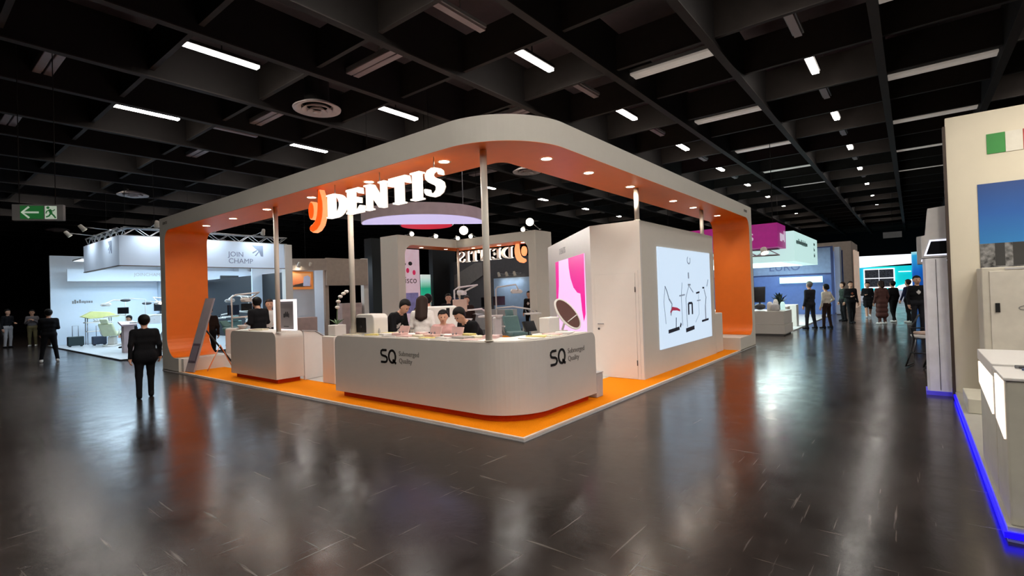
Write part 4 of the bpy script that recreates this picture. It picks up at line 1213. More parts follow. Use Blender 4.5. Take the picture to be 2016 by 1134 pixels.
part('prop', B().tube([F0 + up_v * 0.62 + side_ * 0.5, (1.16, 10.45, 0.05)], 0.022, 8), M_black, t)
part('trestle', B().tube([(0.42, 10.30, 0.04), (0.78, 10.42, 0.66), (1.10, 10.50, 0.04)], 0.014, 8), mat('trestle_orange', (244, 160, 110), 0.5), t)
# ---------------------------------------------------------------- things on the counters
ZT = 1.118
def sheet(x, y, rz, w, h, m, label, z=ZT, thick=0.004, name='brochure'):
    c, s = math.cos(rz), math.sin(rz)
    b = B().obox((x, y, z + thick / 2), (c * w / 2, s * w / 2, 0), (-s * h / 2, c * h / 2, 0), (0, 0, thick / 2))
    return one(name, b, m, label, name.replace('_', ' '), 'leaflets on the corner counter')
pm = [mat('paper_cream', (236, 226, 200), 0.7), mat('paper_white', (238, 234, 230), 0.7), mat('paper_pink', (226, 190, 186), 0.7), mat('paper_yellow', (224, 208, 132), 0.7), mat('paper_grey', (176, 170, 166), 0.7)]
pn = ['cream', 'white', 'pink', 'yellow', 'grey']
i = 0
pos = ['nearest the left end', 'next to the left end', 'beside the white scanner', 'left of the lettering', 'over the black lettering', 'right of the lettering', 'in the middle of the long side', 'past the middle of the long side', 'near the pole on its left', 'just left of the pole']
for j, y in enumerate((4.12, 3.55, 3.30, 3.02, 2.72, 2.42, 2.12, 1.82, 1.52, 1.25)):
    c = (j * 3) % 5
    sheet(0.50 + 0.05 * ((j * 7) % 3), y, 0.3 * math.sin(j * 2.3), 0.21, 0.28, pm[c], '%s leaflet on the corner counter, %s' % (pn[c], pos[j]), thick=0.006 + 0.012 * (j % 3))
pos = ['nearest the pole', 'second from the pole', 'third from the pole', 'in the middle', 'beside the white box', 'in front of the oval panel']
for j, x in enumerate((0.92, 1.14, 1.36, 1.55, 1.72, 1.90)):
    c = (j * 2 + 1) % 5
    sheet(x, 0.54 + 0.06 * (j % 2), 0.5 * math.sin(j * 1.7), 0.20, 0.28, pm[c], '%s magazine on the short side of the corner counter, %s' % (pn[c], pos[j]), thick=0.010 + 0.006 * (j % 2), name='magazine')
for j, y in enumerate((3.36, 2.9, 2.25, 1.68)):
    sheet(0.80, y, 0.2 * j, 0.26, 0.34, pm[1], 'open white folder at the back edge of the corner counter, %s from the left' % ORD[j], thick=0.02, name='folder')
# white scanner with black window
t = thing('milling_unit', 'white rounded desktop machine with black window on the counter left end', 'machine', (0.72, 3.88, ZT))
def rrect(y0, y1, z0, z1, r):
    return [(y0, z0), (y1, z0)] + [(y1 - r + r * math.cos(math.radians(a)), z1 - r + r * math.sin(math.radians(a))) for a in range(0, 91, 15)] + [(y0 + r - r * math.sin(math.radians(a)), z1 - r + r * math.cos(math.radians(a))) for a in range(0, 91, 15)]
part('case', B().prism(rrect(3.62, 4.16, ZT, 1.47, 0.09), lambda u, v, w: (0.58 + 0.30 * (1 - w), u, v)), M_white, t, 0.015)
part('window', B().prism(rrect(3.84, 4.12, ZT + 0.03, 1.41, 0.02), lambda u, v, w: (0.572 + 0.008 * (1 - w), u, v)), M_black, t)
part('knob', B().tube([(0.572, 3.98, 1.25), (0.560, 3.98, 1.25)], 0.02, 12), M_dark, t)
# small bottles
for j, (x, y) in enumerate(((0.52, 4.22), (0.60, 3.50))):
    b = B().lathe([(0.0, 0), (0.022, 0), (0.022, 0.07), (0.012, 0.09), (0.012, 0.11), (0, 0.11)], (x, y, ZT), 12)
    one('bottle', b, M_lgrey, ('small grey bottle at the outer left end of the counter', 'small grey bottle right of the white machine')[j], 'bottle', 'small bottles on the counter')
# orchid in white cube
OX, OY, OZ = 1.20, 5.72, 1.0
one('pedestal', B().box(OX - 0.22, OX + 0.22, OY - 0.22, OY + 0.22, PZ, OZ - 0.004), M_white, 'white square pedestal carrying the orchid', 'pedestal', bevel=0.01)
t = thing('potted_orchid', 'white orchid in a white cube pot behind the counter left end', 'plant', (OX, OY, OZ))
part('pot', B().box(OX - 0.13, OX + 0.13, OY - 0.13, OY + 0.13, OZ, OZ + 0.22), M_white, t, 0.012)
part('stem', B().tube([(OX, OY, OZ + 0.22), (OX, OY - 0.02, OZ + 0.5), (OX + 0.03, OY - 0.05, OZ + 0.78), (OX + 0.15, OY - 0.14, OZ + 0.90)], 0.010, 6), mat('stem_green', (110, 130, 96), 0.6), t)
for j in range(6):
    a = j * 1.05
    part('leaf', B().add([(OX, OY, OZ + 0.22), (OX + 0.07 * math.cos(a), OY + 0.07 * math.sin(a), OZ + 0.30), (OX + 0.16 * math.cos(a + 0.25), OY + 0.16 * math.sin(a + 0.25), OZ + 0.34), (OX + 0.08 * math.cos(a + 0.5), OY + 0.08 * math.sin(a + 0.5), OZ + 0.29), (OX, OY, OZ + 0.215)], [(0, 1, 2, 3), (3, 2, 1, 4)]), mat('leaf_green', (84, 112, 76), 0.6), t)
for j, (dx, dy, dz) in enumerate(((0.02, -0.04, 0.70), (0.05, -0.07, 0.80), (0.10, -0.11, 0.86), (0.15, -0.14, 0.90), (0.0, -0.03, 0.58))):
    part('flower', B().sphere((OX + dx, OY + dy, OZ + dz), 0.05, 8, 5, (1, 1, 0.7)), M_white, t)
# lit display frame on the small counter
t = thing('display_case', 'glowing white framed display case on the small counter', 'display case', (0.80, 7.15, 1.108))
M_frame_glow = mat('frame_glow', (255, 250, 250), 0.4, emit=1.05, ecol=(255, 246, 248), var=0.0)
for y0, y1, z0, z1 in ((6.68, 6.725, 1.108, 1.78), (7.555, 7.60, 1.108, 1.78), (6.725, 7.555, 1.735, 1.78), (6.725, 7.555, 1.108, 1.13)):
    part('frame_bar', B().box(0.80, 0.86, y0, y1, z0, z1), M_frame_glow, t)
part('back_panel', B().box(0.83, 0.85, 6.725, 7.555, 1.13, 1.735), mat('frame_back', (150, 146, 150), 0.4), t)
g = B(); illegible(g, 0.24, 0.11, frame_of((0.829, 7.20, 1.40), (0, -1, 0), (0, 0, 1), 0.003), 3); g.prism([(0.0, 0), (0.22, 0), (0.22, 0.015), (0, 0.015)], frame_of((0.829, 7.2, 1.18), (0, -1, 0), (0, 0, 1), 0.003))
part('print', g, M_dark, t)
for j, (y, rz) in enumerate(((8.35, 0.2), (8.05, -0.3), (7.8, 0.5))):
    sheet(0.58, y, rz, 0.22, 0.30, pm[(j + 1) % 3], ('pink', 'white', 'cream')[(j + 1) % 3] + ' paper on the small counter, %s from the left arch' % ORD[j], z=1.109, thick=0.012 + 0.01 * j, name='paper_stack')
# oval panel lamp and box at the right end
t = thing('oval_panel', 'tilted oval dark brown panel with white rim on the counter right end', 'display', (2.12, 0.62, ZT))
n_ = Vector((-0.50, -0.78, 0.36)).normalized(); a_ = Vector((0, 0, 1)).cross(n_).normalized(); c_ = n_.cross(a_).normalized()
a2 = (a_ * 0.85 + c_ * 0.52).normalized(); c2 = (c_ * 0.85 - a_ * 0.52).normalized()
oc = Vector((2.10, 0.66, 1.40))
def oval(rx, ry, d0, d1):
    b = B()
    b.prism([(rx * math.cos(2 * math.pi * i / 36), ry * math.sin(2 * math.pi * i / 36)) for i in range(36)], lambda u, v, w: tuple(oc + a2 * u + c2 * v + n_ * (d0 + (d1 - d0) * w)))
    return b
part('rim', oval(0.155, 0.295, -0.03, 0.0), M_white, t, 0.008)
part('face', oval(0.125, 0.265, 0.001, 0.006), M_wood, t)
part('divider', B().tube([oc - a2 * 0.10 - c2 * 0.10 + n_ * 0.008, oc + a2 * 0.105 - c2 * 0.10 + n_ * 0.008], 0.008, 6), M_white, t)
part('stand', B().tube([oc - n_ * 0.03, (2.14, 0.80, ZT + 0.02)], 0.018, 8).lathe([(0, 0), (0.09, 0), (0.09, 0.012), (0, 0.02)], (2.14, 0.80, ZT), 20), M_white, t)
one('device_box', B().box(1.68, 1.98, 0.74, 0.93, ZT, 1.36), M_white, 'white device box beside the oval panel', 'box', bevel=0.015)
# flat things on the short side
t = thing('tablet_stand', 'black tablet on a small stand at the back of the short counter side', 'tablet', (1.34, 0.86, ZT))
part('screen', B().obox((1.34, 0.86, 1.25), (0.11, -0.02, 0), (0, 0.03, 0.075), (0.002, 0.012, -0.004)), M_glassy, t)
part('foot', B().tube([(1.34, 0.88, ZT + 0.002), (1.34, 0.88, 1.2)], 0.012, 8).lathe([(0, 0), (0.05, 0), (0.05, 0.01), (0, 0.012)], (1.34, 0.88, ZT), 16), M_black, t)
# low white bin beside the counter end
t = thing('waste_bin', 'small white bin standing beside the right counter end', 'bin', (2.52, 0.48, PZ))
part('body', B().prism([(-0.10, 0), (0.10, 0), (0.115, 0.38), (-0.115, 0.38)], lambda u, v, w: (2.52 + u, 0.36 + 0.24 * w, PZ + v)), M_lgrey, t, 0.015)
part('lid', B().box(2.40, 2.64, 0.355, 0.605, PZ + 0.382, PZ + 0.40), M_lgrey, t, 0.005)
# grey stools for the hunched sitters
for x, y, h_, l in ((2.10, 2.33, 0.66, 'round grey stool behind the hunched person'), (2.24, 3.64, 0.60, 'round grey stool under the pink-topped sitter')):
    t = thing('stool', l, 'stool', (x, y, PZ), 0, 'stools behind the counter', local=True)
    part('seat', B().lathe([(0, h_ - 0.06), (0.17, h_ - 0.06), (0.18, h_ - 0.03), (0.17, h_), (0, h_)], n=20), M_grey, t)
    part('column', B().lathe([(0.025, 0.03), (0.025, h_ - 0.06)], n=12), M_steel, t)
    part('base', B().lathe([(0, 0), (0.2, 0), (0.2, 0.02), (0.03, 0.04), (0, 0.04)], n=20), M_steel, t)

# second row of counter clutter
pos = ['beside the white machine', 'second along the back row', 'third along the back row', 'fourth along the back row', 'fifth along the back row', 'sixth along the back row', 'seventh along the back row', 'at the pole']
for j, y in enumerate((3.44, 3.16, 2.58, 2.08, 1.92, 1.60, 1.36, 1.14)):
    c = (j * 2 + 3) % 5
    sheet(0.74 + 0.04 * (j % 2), y, 0.6 * math.sin(j * 1.9), 0.15, 0.21, pm[c], '%s booklet stack on the corner counter, %s' % (pn[c], pos[j]), thick=0.03 + 0.012 * (j % 3), name='booklet')
M_case = mat('pink_case', (224, 186, 180), 0.35)
for j, (y, l) in enumerate(((2.98, 'left'), (2.22, 'middle'), (1.75, 'right'))):
    t = thing('implant_case', 'small pinkish instrument case with raised lid on the corner counter, the %s one' % l, 'case', (0.62, y, ZT), group='instrument cases on the counter')
    part('base', B().box(0.54, 0.70, y - 0.12, y + 0.12, ZT, ZT + 0.045), M_case, t, 0.008)
    part('lid', B().obox((0.72, y, ZT + 0.10), (0.016, 0, 0.052), (0, 0.12, 0), (0.008, 0, -0.0025)), M_case, t)
    for q in range(4):
        part('instrument', B().cyl((0.57 + 0.035 * q, y - 0.04 + 0.02 * (q % 2)), 0.006, ZT + 0.045, ZT + 0.075, 8), M_steel, t)
# equipment seen between the people
t = thing('equipment_cart', 'beige-backed monitor on a white cart left of the dental chair', 'cart', (4.63, 5.52, PZ))
part('monitor_back', B().obox((4.63, 5.52, 1.48), (0.115, -0.145, 0), (0.012, 0.010, 0), (0, 0, 0.16)), M_beige, t, 0.01)
part('pole', B().cyl((4.68, 5.57), 0.022, PZ + 0.06, 1.40, 12), M_white, t)
part('base', B().lathe([(0, 0), (0.26, 0), (0.26, 0.03), (0.03, 0.07), (0, 0.07)], (4.68, 5.57, PZ), 24), M_white, t)
part('shelf', B().box(4.50, 4.86, 5.42, 5.72, 0.85, 0.88), M_white, t, 0.008)
t = thing('x_ray_unit', 'white box machine with a black vertical slot behind the pink-topped sitter', 'machine', (2.94, 4.44, PZ))
part('body', B().obox((2.99, 4.50, 0.80), (0.25, -0.22, 0), (0.12, 0.14, 0), (0, 0, 0.72)), M_white, t, 0.03)
part('slot', B().obox((2.98, 4.27, 1.38), (0.028, -0.025, 0), (0.01, 0.011, 0), (0, 0, 0.10)), M_black, t)
# ================================================================ WHITE TRUSS BOOTH ON THE LEFT
def truss(label, p0, p1, size=0.26, m=M_alu, group='roof trusses', cell=0.34):
    p0 = Vector(p0); p1 = Vector(p1); d = (p1 - p0); L = d.length; d.normalize()
    sd = Vector((-d.y, d.x, 0))
    t = thing('truss', label, 'truss', tuple((p0 + p1) / 2), group=group)
    ch = [Vector((0, 0, 0)) - sd * size / 2, Vector((0, 0, 0)) + sd * size / 2, Vector((0, 0, size)) + sd * size / 2, Vector((0, 0, size)) - sd * size / 2]
    for c in ch:
        part('chord', B().tube([p0 + c, p1 + c], 0.025, 8), m, t)
    b = B(); n = max(2, int(L / cell))
    for i in range(n):
        a = p0 + d * (L * i / n); q = p0 + d * (L * (i + 1) / n)
        for c0, c1 in ((0, 3), (1, 2), (2, 3), (0, 1)):
            s, e = (c0, c1) if i % 2 == 0 else (c1, c0)
            b.tube([a + ch[s], q + ch[e]], 0.012, 6, cap=False)
    part('lacing', b, m, t)
    return t
LB = thing('booth_platform', 'pale floor platform of the white truss booth at the left', 'platform', (3, 20, 0))
part('platform', B().box(0.08, 9.0, 16.15, 27.4, 0.0, 0.05), mat('left_floor', (196, 200, 204), 0.35), LB)
part('platform_edge', B().box(0.06, 0.08, 16.15, 27.4, 0.0, 0.045).box(0.08, 9.0, 16.13, 16.15, 0.0, 0.045), M_dark, LB)
LB = thing('booth_wall', 'white back wall of the truss booth with header and black screen', 'wall', (3, 27, 0.05))
part('back_wall', B().box(0.15, 9.0, 27.0, 27.12, 0.05, 4.15), M_cool, LB)
part('inner_header', B().box(0.6, 9.0, 26.2, 26.3, 2.95, 3.5), M_cool, LB)
for x in (4.3, 8.05):
    part('wall_column', B().box(x, x + 0.5, 26.3, 26.98, 0.05, 4.0), M_cool, LB)
part('side_screen', B().box(7.02, 7.95, 26.1, 26.18, 2.6, 3.25), M_black, LB)
LBW = LB
one('partition', B().box(6.35, 6.45, 17.5, 26.2, 0.05, 3.0), M_black, 'black partition on the right side of the truss booth', 'partition')
LB = thing('booth_banner', 'pale blue-white banner band with grey lettering above the truss booth', 'banner', (2.7, 16.0, 3.0))
M_banner_glow = mat('banner_white_glow', (206, 222, 240), 0.6, emit=0.20, ecol=(190, 214, 244), var=0.01)  # faint glow put into the cloth to brighten it, no lamp behind
part('front_banner', B().box(0.10, 5.40, 15.98, 16.03, 3.05, 4.0), M_banner_glow, LB)
part('side_banner', B().box(0.05, 0.10, 15.98, 20.4, 3.05, 4.0), M_banner_glow, LB)
part('banner_rail', B().box(0.03, 5.42, 15.96, 16.05, 3.02, 3.05).box(0.03, 0.12, 16.05, 20.4, 3.02, 3.05), M_grey, LB)
part('corner_post', B().box(5.42, 5.72, 15.95, 16.25, 0.05, 4.0), M_white, LB, 0.01)
# printed names: the front banner and the side banner
g = B(); ins = B()
f1 = frame_of((3.30, 15.979, 3.20), (1, 0, 0), (0, 0, 1), 0.004)
text_into(g, 'CHAMP', 0.26, f1); text_into(g, 'JOIN', 0.26, frame_of((3.30, 15.979, 3.45), (1, 0, 0), (0, 0, 1), 0.004))
M_bink = mat('banner_ink', (136, 152, 176), 0.6)
part('banner_lettering', g, M_bink, LB)
def joint_logo(fr, s):
    b = B()
    b.prism([(0, s), (s, s), (s, 0), (0.8 * s, 0.02 * s), (0.62 * s, 0.45 * s), (0.3 * s, 0.72 * s)], fr)
    stroke(b, [(0.62 * s, 0.45 * s), (0.30 * s, 0.05 * s)], 0.10 * s, fr); stroke(b, [(0.45 * s, 0.55 * s), (0.06 * s, 0.30 * s)], 0.10 * s, fr)
    return b
part('banner_symbol', joint_logo(frame_of((4.15, 15.979, 3.48), (1, 0, 0), (0, 0, 1), 0.004), 0.42), M_bink, LB)
part('banner_symbol', joint_logo(frame_of((0.049, 17.2, 3.48), (0, -1, 0), (0, 0, 1), 0.004), 0.42), M_bink, LB)
g = B(); text_into(g, 'JOINCHAMP', 0.22, frame_of((3.1, 26.199, 3.2), (1, 0, 0), (0, 0, 1), 0.004)); part('header_lettering', g, M_lgrey, LBW)
g = B(); illegible(g, 0.75, 0.16, frame_of((0.9, 26.999, 1.95), (1, 0, 0), (0, 0, 1), 0.004), 5); part('wall_lettering', g, M_grey, LBW)
truss('silver roof truss along the front of the white booth', (0.2, 16.25, 4.02), (5.6, 16.25, 4.02))
truss('silver roof truss along the side of the white booth', (0.25, 16.45, 4.02), (0.25, 20.4, 4.02))
def light_panel_lamp(label, x, y, z, sx, sy, watts, col, group):
    t = thing('hanging_light', label, 'ceiling light', (x, y, z), group=group)
    part('frame', B().box(x - sx / 2 - 0.03, x + sx / 2 + 0.03, y - sy / 2 - 0.03, y + sy / 2 + 0.03, z + 0.02, z + 0.07), M_alu, t)
    part('diffuser', B().box(x - sx / 2, x + sx / 2, y - sy / 2, y + sy / 2, z + 0.008, z + 0.02), mat('panel_glow', (236, 246, 255), 0.5, emit=1.6, ecol=(226, 240, 255), var=0.0), t)
    part('hanger', B().tube([(x, y, z + 0.07), (x, y, 8.2)], 0.008, 6), M_beam, t)
    area('lamp', (x, y, z), (sx, sy), watts, col, t)
for i, (x, y) in enumerate(((1.6, 18.0), (3.9, 18.0), (1.6, 21.5), (3.9, 21.5), (1.6, 24.2), (4.0, 24.2), (7.6, 21.6), (7.6, 24.4))):
    light_panel_lamp('cool white light panel hung over the white booth, %s from its front' % ORD[i], x, y, 3.75, 2.0, 1.5, COOL_W, (0.60, 0.83, 1.0), 'light panels over the white booth')
for i, x in enumerate((0.9, 2.6, 4.3)):
    track_spot((x, 15.35, 4.35), (x + 0.1, 16.0, 3.55), 'arm spotlight washing the front banner, %s from its left corner' % ORD[i], 44, 130, (0.80, 0.91, 1.0), 'banner spots', foot=(x, 16.1, 4.29))
for i, y in enumerate((17.2, 19.2)):
    track_spot((-0.6, y, 4.3), (0.1, y, 3.5), 'arm spotlight washing the side banner, %s from its corner' % ORD[i], 34, 130, (0.80, 0.91, 1.0), 'banner spots', foot=(0.13, y, 4.29))
# luggage and podium
def suitcase(label, x, y, w, h, m):
    t = thing('suitcase', label, 'suitcase', (x, y, 0.05), group='cases by the left wall')
    part('case', B().box(x - w / 2, x + w / 2, y - 0.12, y + 0.12, 0.09, 0.09 + h), m, t, 0.03, 3)
    part('handle', B().tube([(x - 0.1, y, 0.09 + h), (x - 0.1, y, 0.55 + h), (x + 0.1, y, 0.55 + h), (x + 0.1, y, 0.09 + h)], 0.012, 8), M_steel, t)
    for s in (-1, 1):
        part('wheel', B().tube([(x + s * w * 0.35, y - 0.1, 0.09), (x + s * w * 0.35, y + 0.1, 0.09)], 0.038, 12), M_black, t)
suitcase('dark green wheeled case at the left wall', 0.60, 24.9, 0.55, 0.40, mat('case_green', (28, 48, 52), 0.5))
suitcase('dark blue wheeled case beside the green one', 1.35, 24.6, 0.50, 0.36, mat('case_blue', (52, 62, 80), 0.5))
t = thing('podium', 'tall pinkish-white podium at the front of the white booth', 'podium', (0.95, 18.9, 0.05))
part('column', B().box(0.80, 1.12, 18.75, 19.05, 0.05, 1.05), mat('podium_white', (204, 184, 186), 0.5), t, 0.01)
part('top', B().obox((0.95, 18.88, 1.10), (0.24, 0, 0), (0, 0.22, 0.06), (0, -0.01, 0.03)), mat('podium_top', (186, 160, 166), 0.5), t, 0.01)
t = thing('instrument_cart', 'white instrument cart with a yellow cover at the left wall', 'cart', (1.55, 25.6, 0.05))
part('shelf', B().box(1.1, 2.0, 25.4, 25.8, 0.62, 0.66), M_white, t, 0.01)
part('worktop', B().box(1.05, 2.05, 25.35, 25.85, 1.02, 1.07), M_white, t, 0.01)
part('cover', B().prism([(0.9, 1.32), (1.3, 1.55), (1.9, 1.50), (2.3, 1.30), (2.2, 1.26), (1.2, 1.22)], lambda u, v, w: (u, 25.3 + 0.5 * w, v)), mat('cover_yellow', (214, 214, 140), 0.6), t, 0.02)
for x in (1.12, 1.98):
    for y in (25.42, 25.78):
        part('leg', B().tube([(x, y, 0.05), (x, y, 1.25)], 0.018, 8), M_steel, t)
for i, (x, y, h_) in enumerate(((2.35, 21.9, 2.0), (3.2, 22.3, 1.85))):
    t = thing('operating_lamp', 'standing operating lamp with dark head in the white booth, %s from the left' % ORD[i], 'lamp', (x, y, 0.05), group='operating lamps')
    part('base', B().lathe([(0, 0), (0.25, 0), (0.25, 0.03), (0.03, 0.06), (0, 0.06)], (x, y, 0.05), 20), M_white, t)
    part('pole', B().tube([(x, y, 0.1), (x, y, h_), (x - 0.6, y - 0.1, h_ + 0.05)], 0.018, 8), M_white, t)
    part('head', B().sphere((x - 0.72, y - 0.12, h_ - 0.02), 0.13, 12, 8, (1.4, 1, 0.5)), M_dark, t)
t = thing('cabinet', 'white low cabinet with drawers deep in the white booth', 'cabinet', (4.2, 25.6, 0.05))
part('body', B().box(3.4, 5.0, 25.5, 25.98, 0.05, 1.30), M_cool, t, 0.01)
for i in range(3):
    dr_ = part('drawer', B().box(3.44 + 0.53 * i, 3.44 + 0.53 * i + 0.5, 25.485, 25.5, 0.85, 1.25), M_lgrey, t, 0.005)
    sub('knob', B().tube([(3.69 + 0.53 * i, 25.485, 1.05), (3.69 + 0.53 * i, 25.465, 1.05)], 0.015, 8), M_steel, dr_)
t = thing('monitor', 'small dark monitor on the low cabinet', 'monitor', (4.1, 25.7, 1.30))
part('screen', B().box(3.75, 4.35, 25.70, 25.74, 1.45, 1.82), M_glassy, t, 0.01)
part('stand', B().box(4.0, 4.1, 25.72, 25.76, 1.32, 1.5).box(3.9, 4.2, 25.62, 25.86, 1.30, 1.32), M_dark, t)

# ================================================================ STAND WITH THE ORANGE PICTURE, BEHIND THE SMALL COUNTER
MB_ = thing('exhibition_stand', 'beige stand with an orange landscape picture on its fascia', 'booth', (8, 17.5, 0))
M_beigew = mat('beige_wall', (176, 162, 150), 0.7)
part('platform', B().box(5.9, 9.6, 16.1, 20.0, 0.0, 0.04), M_lgrey, MB_)
part('fascia', B().box(7.35, 9.45, 16.15, 16.25, 2.35, 3.55), M_beigew, MB_)
part('picture_wall', B().box(5.95, 7.2, 16.9, 17.0, 0.04, 3.05), M_cool, MB_)
part('side_fascia', B().prism([(7.35, 16.15), (7.35, 16.25), (6.4, 17.0), (6.0, 17.0), (6.0, 16.9)], lambda u, v, w: (u, v, 3.02 + 0.50 * w)), M_beigew, MB_)
part('post', B().box(7.33, 7.5, 16.26, 16.4, 0.04, 3.5), M_beigew, MB_)
part('end_post', B().box(9.30, 9.55, 16.26, 16.5, 0.04, 3.60), M_white, MB_)
part('back_wall', B().box(5.9, 9.6, 19.9, 20.0, 0.04, 3.4), M_cool, MB_)
part('front_desk', B().box(5.9, 6.95, 16.3, 16.8, 0.04, 1.02), mat('pink_desk', (206, 178, 172), 0.6), MB_, 0.01)
part('side_desk', B().box(8.15, 9.2, 16.3, 16.7, 0.04, 1.55), mat('pink_desk2', (196, 174, 170), 0.6), MB_, 0.01)
part('wall_poster', B().box(7.55, 8.2, 19.85, 19.9, 0.4, 2.4), mat('blue_poster', (70, 92, 130), 0.5, var=0.7, scale=3.0), MB_)
t = thing('picture', 'lit orange picture with a pale machine on the beige stand', 'picture', (6.5, 16.87, 2.25))
part('frame', B().box(6.00, 7.12, 16.84, 16.895, 2.22, 2.98), mat('picture_frame', (222, 140, 70), 0.5, emit=0.35, ecol=(222, 140, 70)), t)
def ramp_mat(name, stops, axis='Z', emit=0.5, scale=1.0):
    m = bpy.data.materials.new(name); m.use_nodes = True; nt = m.node_tree; bs = nt.nodes['Principled BSDF']
    tc = nt.nodes.new('ShaderNodeTexCoord'); sp = nt.nodes.new('ShaderNodeSeparateXYZ'); rp = nt.nodes.new('ShaderNodeValToRGB')
    nt.links.new(tc.outputs['Generated'], sp.inputs[0]); nt.links.new(sp.outputs[axis], rp.inputs['Fac'])
    els = rp.color_ramp.elements
    els[0].position, els[0].color = stops[0][0], srgb(*stops[0][1]); els[1].position, els[1].color = stops[-1][0], srgb(*stops[-1][1])
    for p, c in stops[1:-1]:
        e = els.new(p); e.color = srgb(*c)
    nt.links.new(rp.outputs['Color'], bs.inputs['Base Color']); nt.links.new(rp.outputs['Color'], bs.inputs['Emission Color'])
    bs.inputs['Emission Strength'].default_value = emit
    m.cycles.emission_sampling = 'NONE'
    return m
part('canvas', B().box(6.10, 7.02, 16.832, 16.84, 2.32, 2.90), ramp_mat('picture_canvas', [(0.0, (120, 84, 70)), (0.3, (236, 130, 80)), (1.0, (240, 176, 120))], emit=0.5), t)
part('painted_ridge', B().prism([(6.12, 2.33), (6.70, 2.33), (6.66, 2.50), (6.50, 2.46), (6.3, 2.42)], lambda u, v, w: (u, 16.828 + 0.004 * (1 - w), v)), mat('ridge_ink', (96, 88, 84), 0.6), t)
part('painted_machine', B().prism([(6.64, 2.36), (6.96, 2.36), (6.98, 2.74), (6.86, 2.82), (6.68, 2.76)], lambda u, v, w: (u, 16.826 + 0.004 * (1 - w), v)), mat('machine_ink', (186, 194, 222), 0.6, emit=0.3), t)
for i, x in enumerate((6.3, 6.8)):
    track_spot((x, 16.5, 3.25), (x, 16.86, 2.7), 'small spot over the orange picture, %s from the left' % ORD[i], 4, 110, (1, 0.95, 0.9), 'picture spots', foot=(x, 16.92, 3.25))
light_panel_lamp('light panel hung inside the beige stand', 7.6, 18.3, 3.4, 1.6, 0.5, 50, (0.9, 0.95, 1.0), 'light panels over the back stands')
one('dark_pylon', B().box(9.9, 10.7, 16.4, 17.0, 0.0, 4.6), M_black, 'tall black pylon behind the white pole', 'pylon', bevel=0.01)

# ================================================================ STANDS SEEN THROUGH THE FAR CORNER
t = thing('banner_tower', 'pinkish white banner tower with red dots and dark lettering behind the far canopy', 'banner tower', (12.4, 16.6, 0))
M_tower = mat('tower_pink', (236, 206, 216), 0.6, emit=0.35, ecol=(236, 200, 216))
part('tower', B().box(11.45, 13.0, 16.6, 16.9, 0.0, 4.2), M_tower, t)
g = B(); text_into(g, 'bisco', 0.50, frame_of((11.75, 16.599, 2.45), (1, 0, 0), (0, 0, 1), 0.005)); part('lettering', g, mat('tower_ink', (96, 84, 92), 0.6), t)
for x, z, r, q, nm, mm in ((12.2, 3.1, 0.10, 1.3, 'red_dot', mat('dot_red', (226, 40, 96), 0.5, emit=0.3)), (12.62, 3.0, 0.10, 1.3, 'red_dot', MATS['dot_red']), (12.0, 3.42, 0.09, 0.8, 'dark_dot', M_dark), (12.38, 3.46, 0.13, 0.8, 'dark_dot', M_dark)):
    part(nm, B().prism([(x + r * math.cos(2 * math.pi * i / 20), z + q * r * math.sin(2 * math.pi * i / 20)) for i in range(20)], lambda u, v, w: (u, 16.594 + 0.005 * (1 - w), v)), mm, t)
part('picture', B().box(12.0, 12.85, 16.58, 16.597, 0.9, 1.95), mat('tower_picture', (150, 140, 196), 0.5, var=0.35, scale=2.5, emit=0.2), t)
one('lit_poster', B().box(13.12, 13.75, 16.6, 16.7, 0.0, 2.9), ramp_mat('poster_green', [(0.0, (150, 156, 158)), (0.45, (150, 170, 165)), (0.55, (40, 190, 150)), (0.75, (30, 170, 130)), (0.9, (190, 230, 220)), (1.0, (230, 240, 236))], emit=0.55), 'tall poster with a glowing green sprig', 'poster')
one('black_partition', B().box(13.85, 15.6, 16.5, 16.8, 0.0, 4.4), M_black, 'tall black partition behind the crowd', 'partition')
t = thing('exhibition_stand', 'dark grey stand with a slanted pale panel and a light-blue wall', 'booth', (15.5, 12.5, 0))
M_slate = mat('slate_wall', (84, 86, 92), 0.7)
part('wall', B().box(15.2, 15.3, 10.5, 16.3, 0.0, 3.6), M_slate, t)
part('slanted_panel', B().prism([(16.2, 1.75), (16.2, 2.85), (14.6, 3.45), (14.1, 3.45), (14.1, 2.75)], lambda u, v, w: (15.14 + 0.05 * w, u, v)), M_grey, t)
part('blue_wall', B().box(15.10, 15.13, 11.0, 13.3, 0.0, 2.55), mat('pale_blue_wall', (150, 180, 214), 0.6), t)
part('counter', B().box(13.9, 14.3, 11.2, 14.5, 0.0, 1.0), M_lgrey, t, 0.01)
for i, y in enumerate((12.6, 12.1, 11.6)):
    track_spot((14.7, y, 2.72), (15.1, y - 0.05, 1.6), 'small spot over the light-blue wall, %s from the left' % ORD[i], 9, 120, (0.85, 0.93, 1.0), 'blue wall spots', foot=(15.19, y, 2.74))
t = thing('monitor', 'dark monitor on the grey counter by the light-blue wall', 'monitor', (14.1, 13.0, 1.0))
part('screen', B().box(14.08, 14.12, 12.6, 13.3, 1.12, 1.6), M_glassy, t, 0.01)
part('stand', B().box(14.05, 14.15, 12.9, 13.0, 1.0, 1.2), M_dark, t)

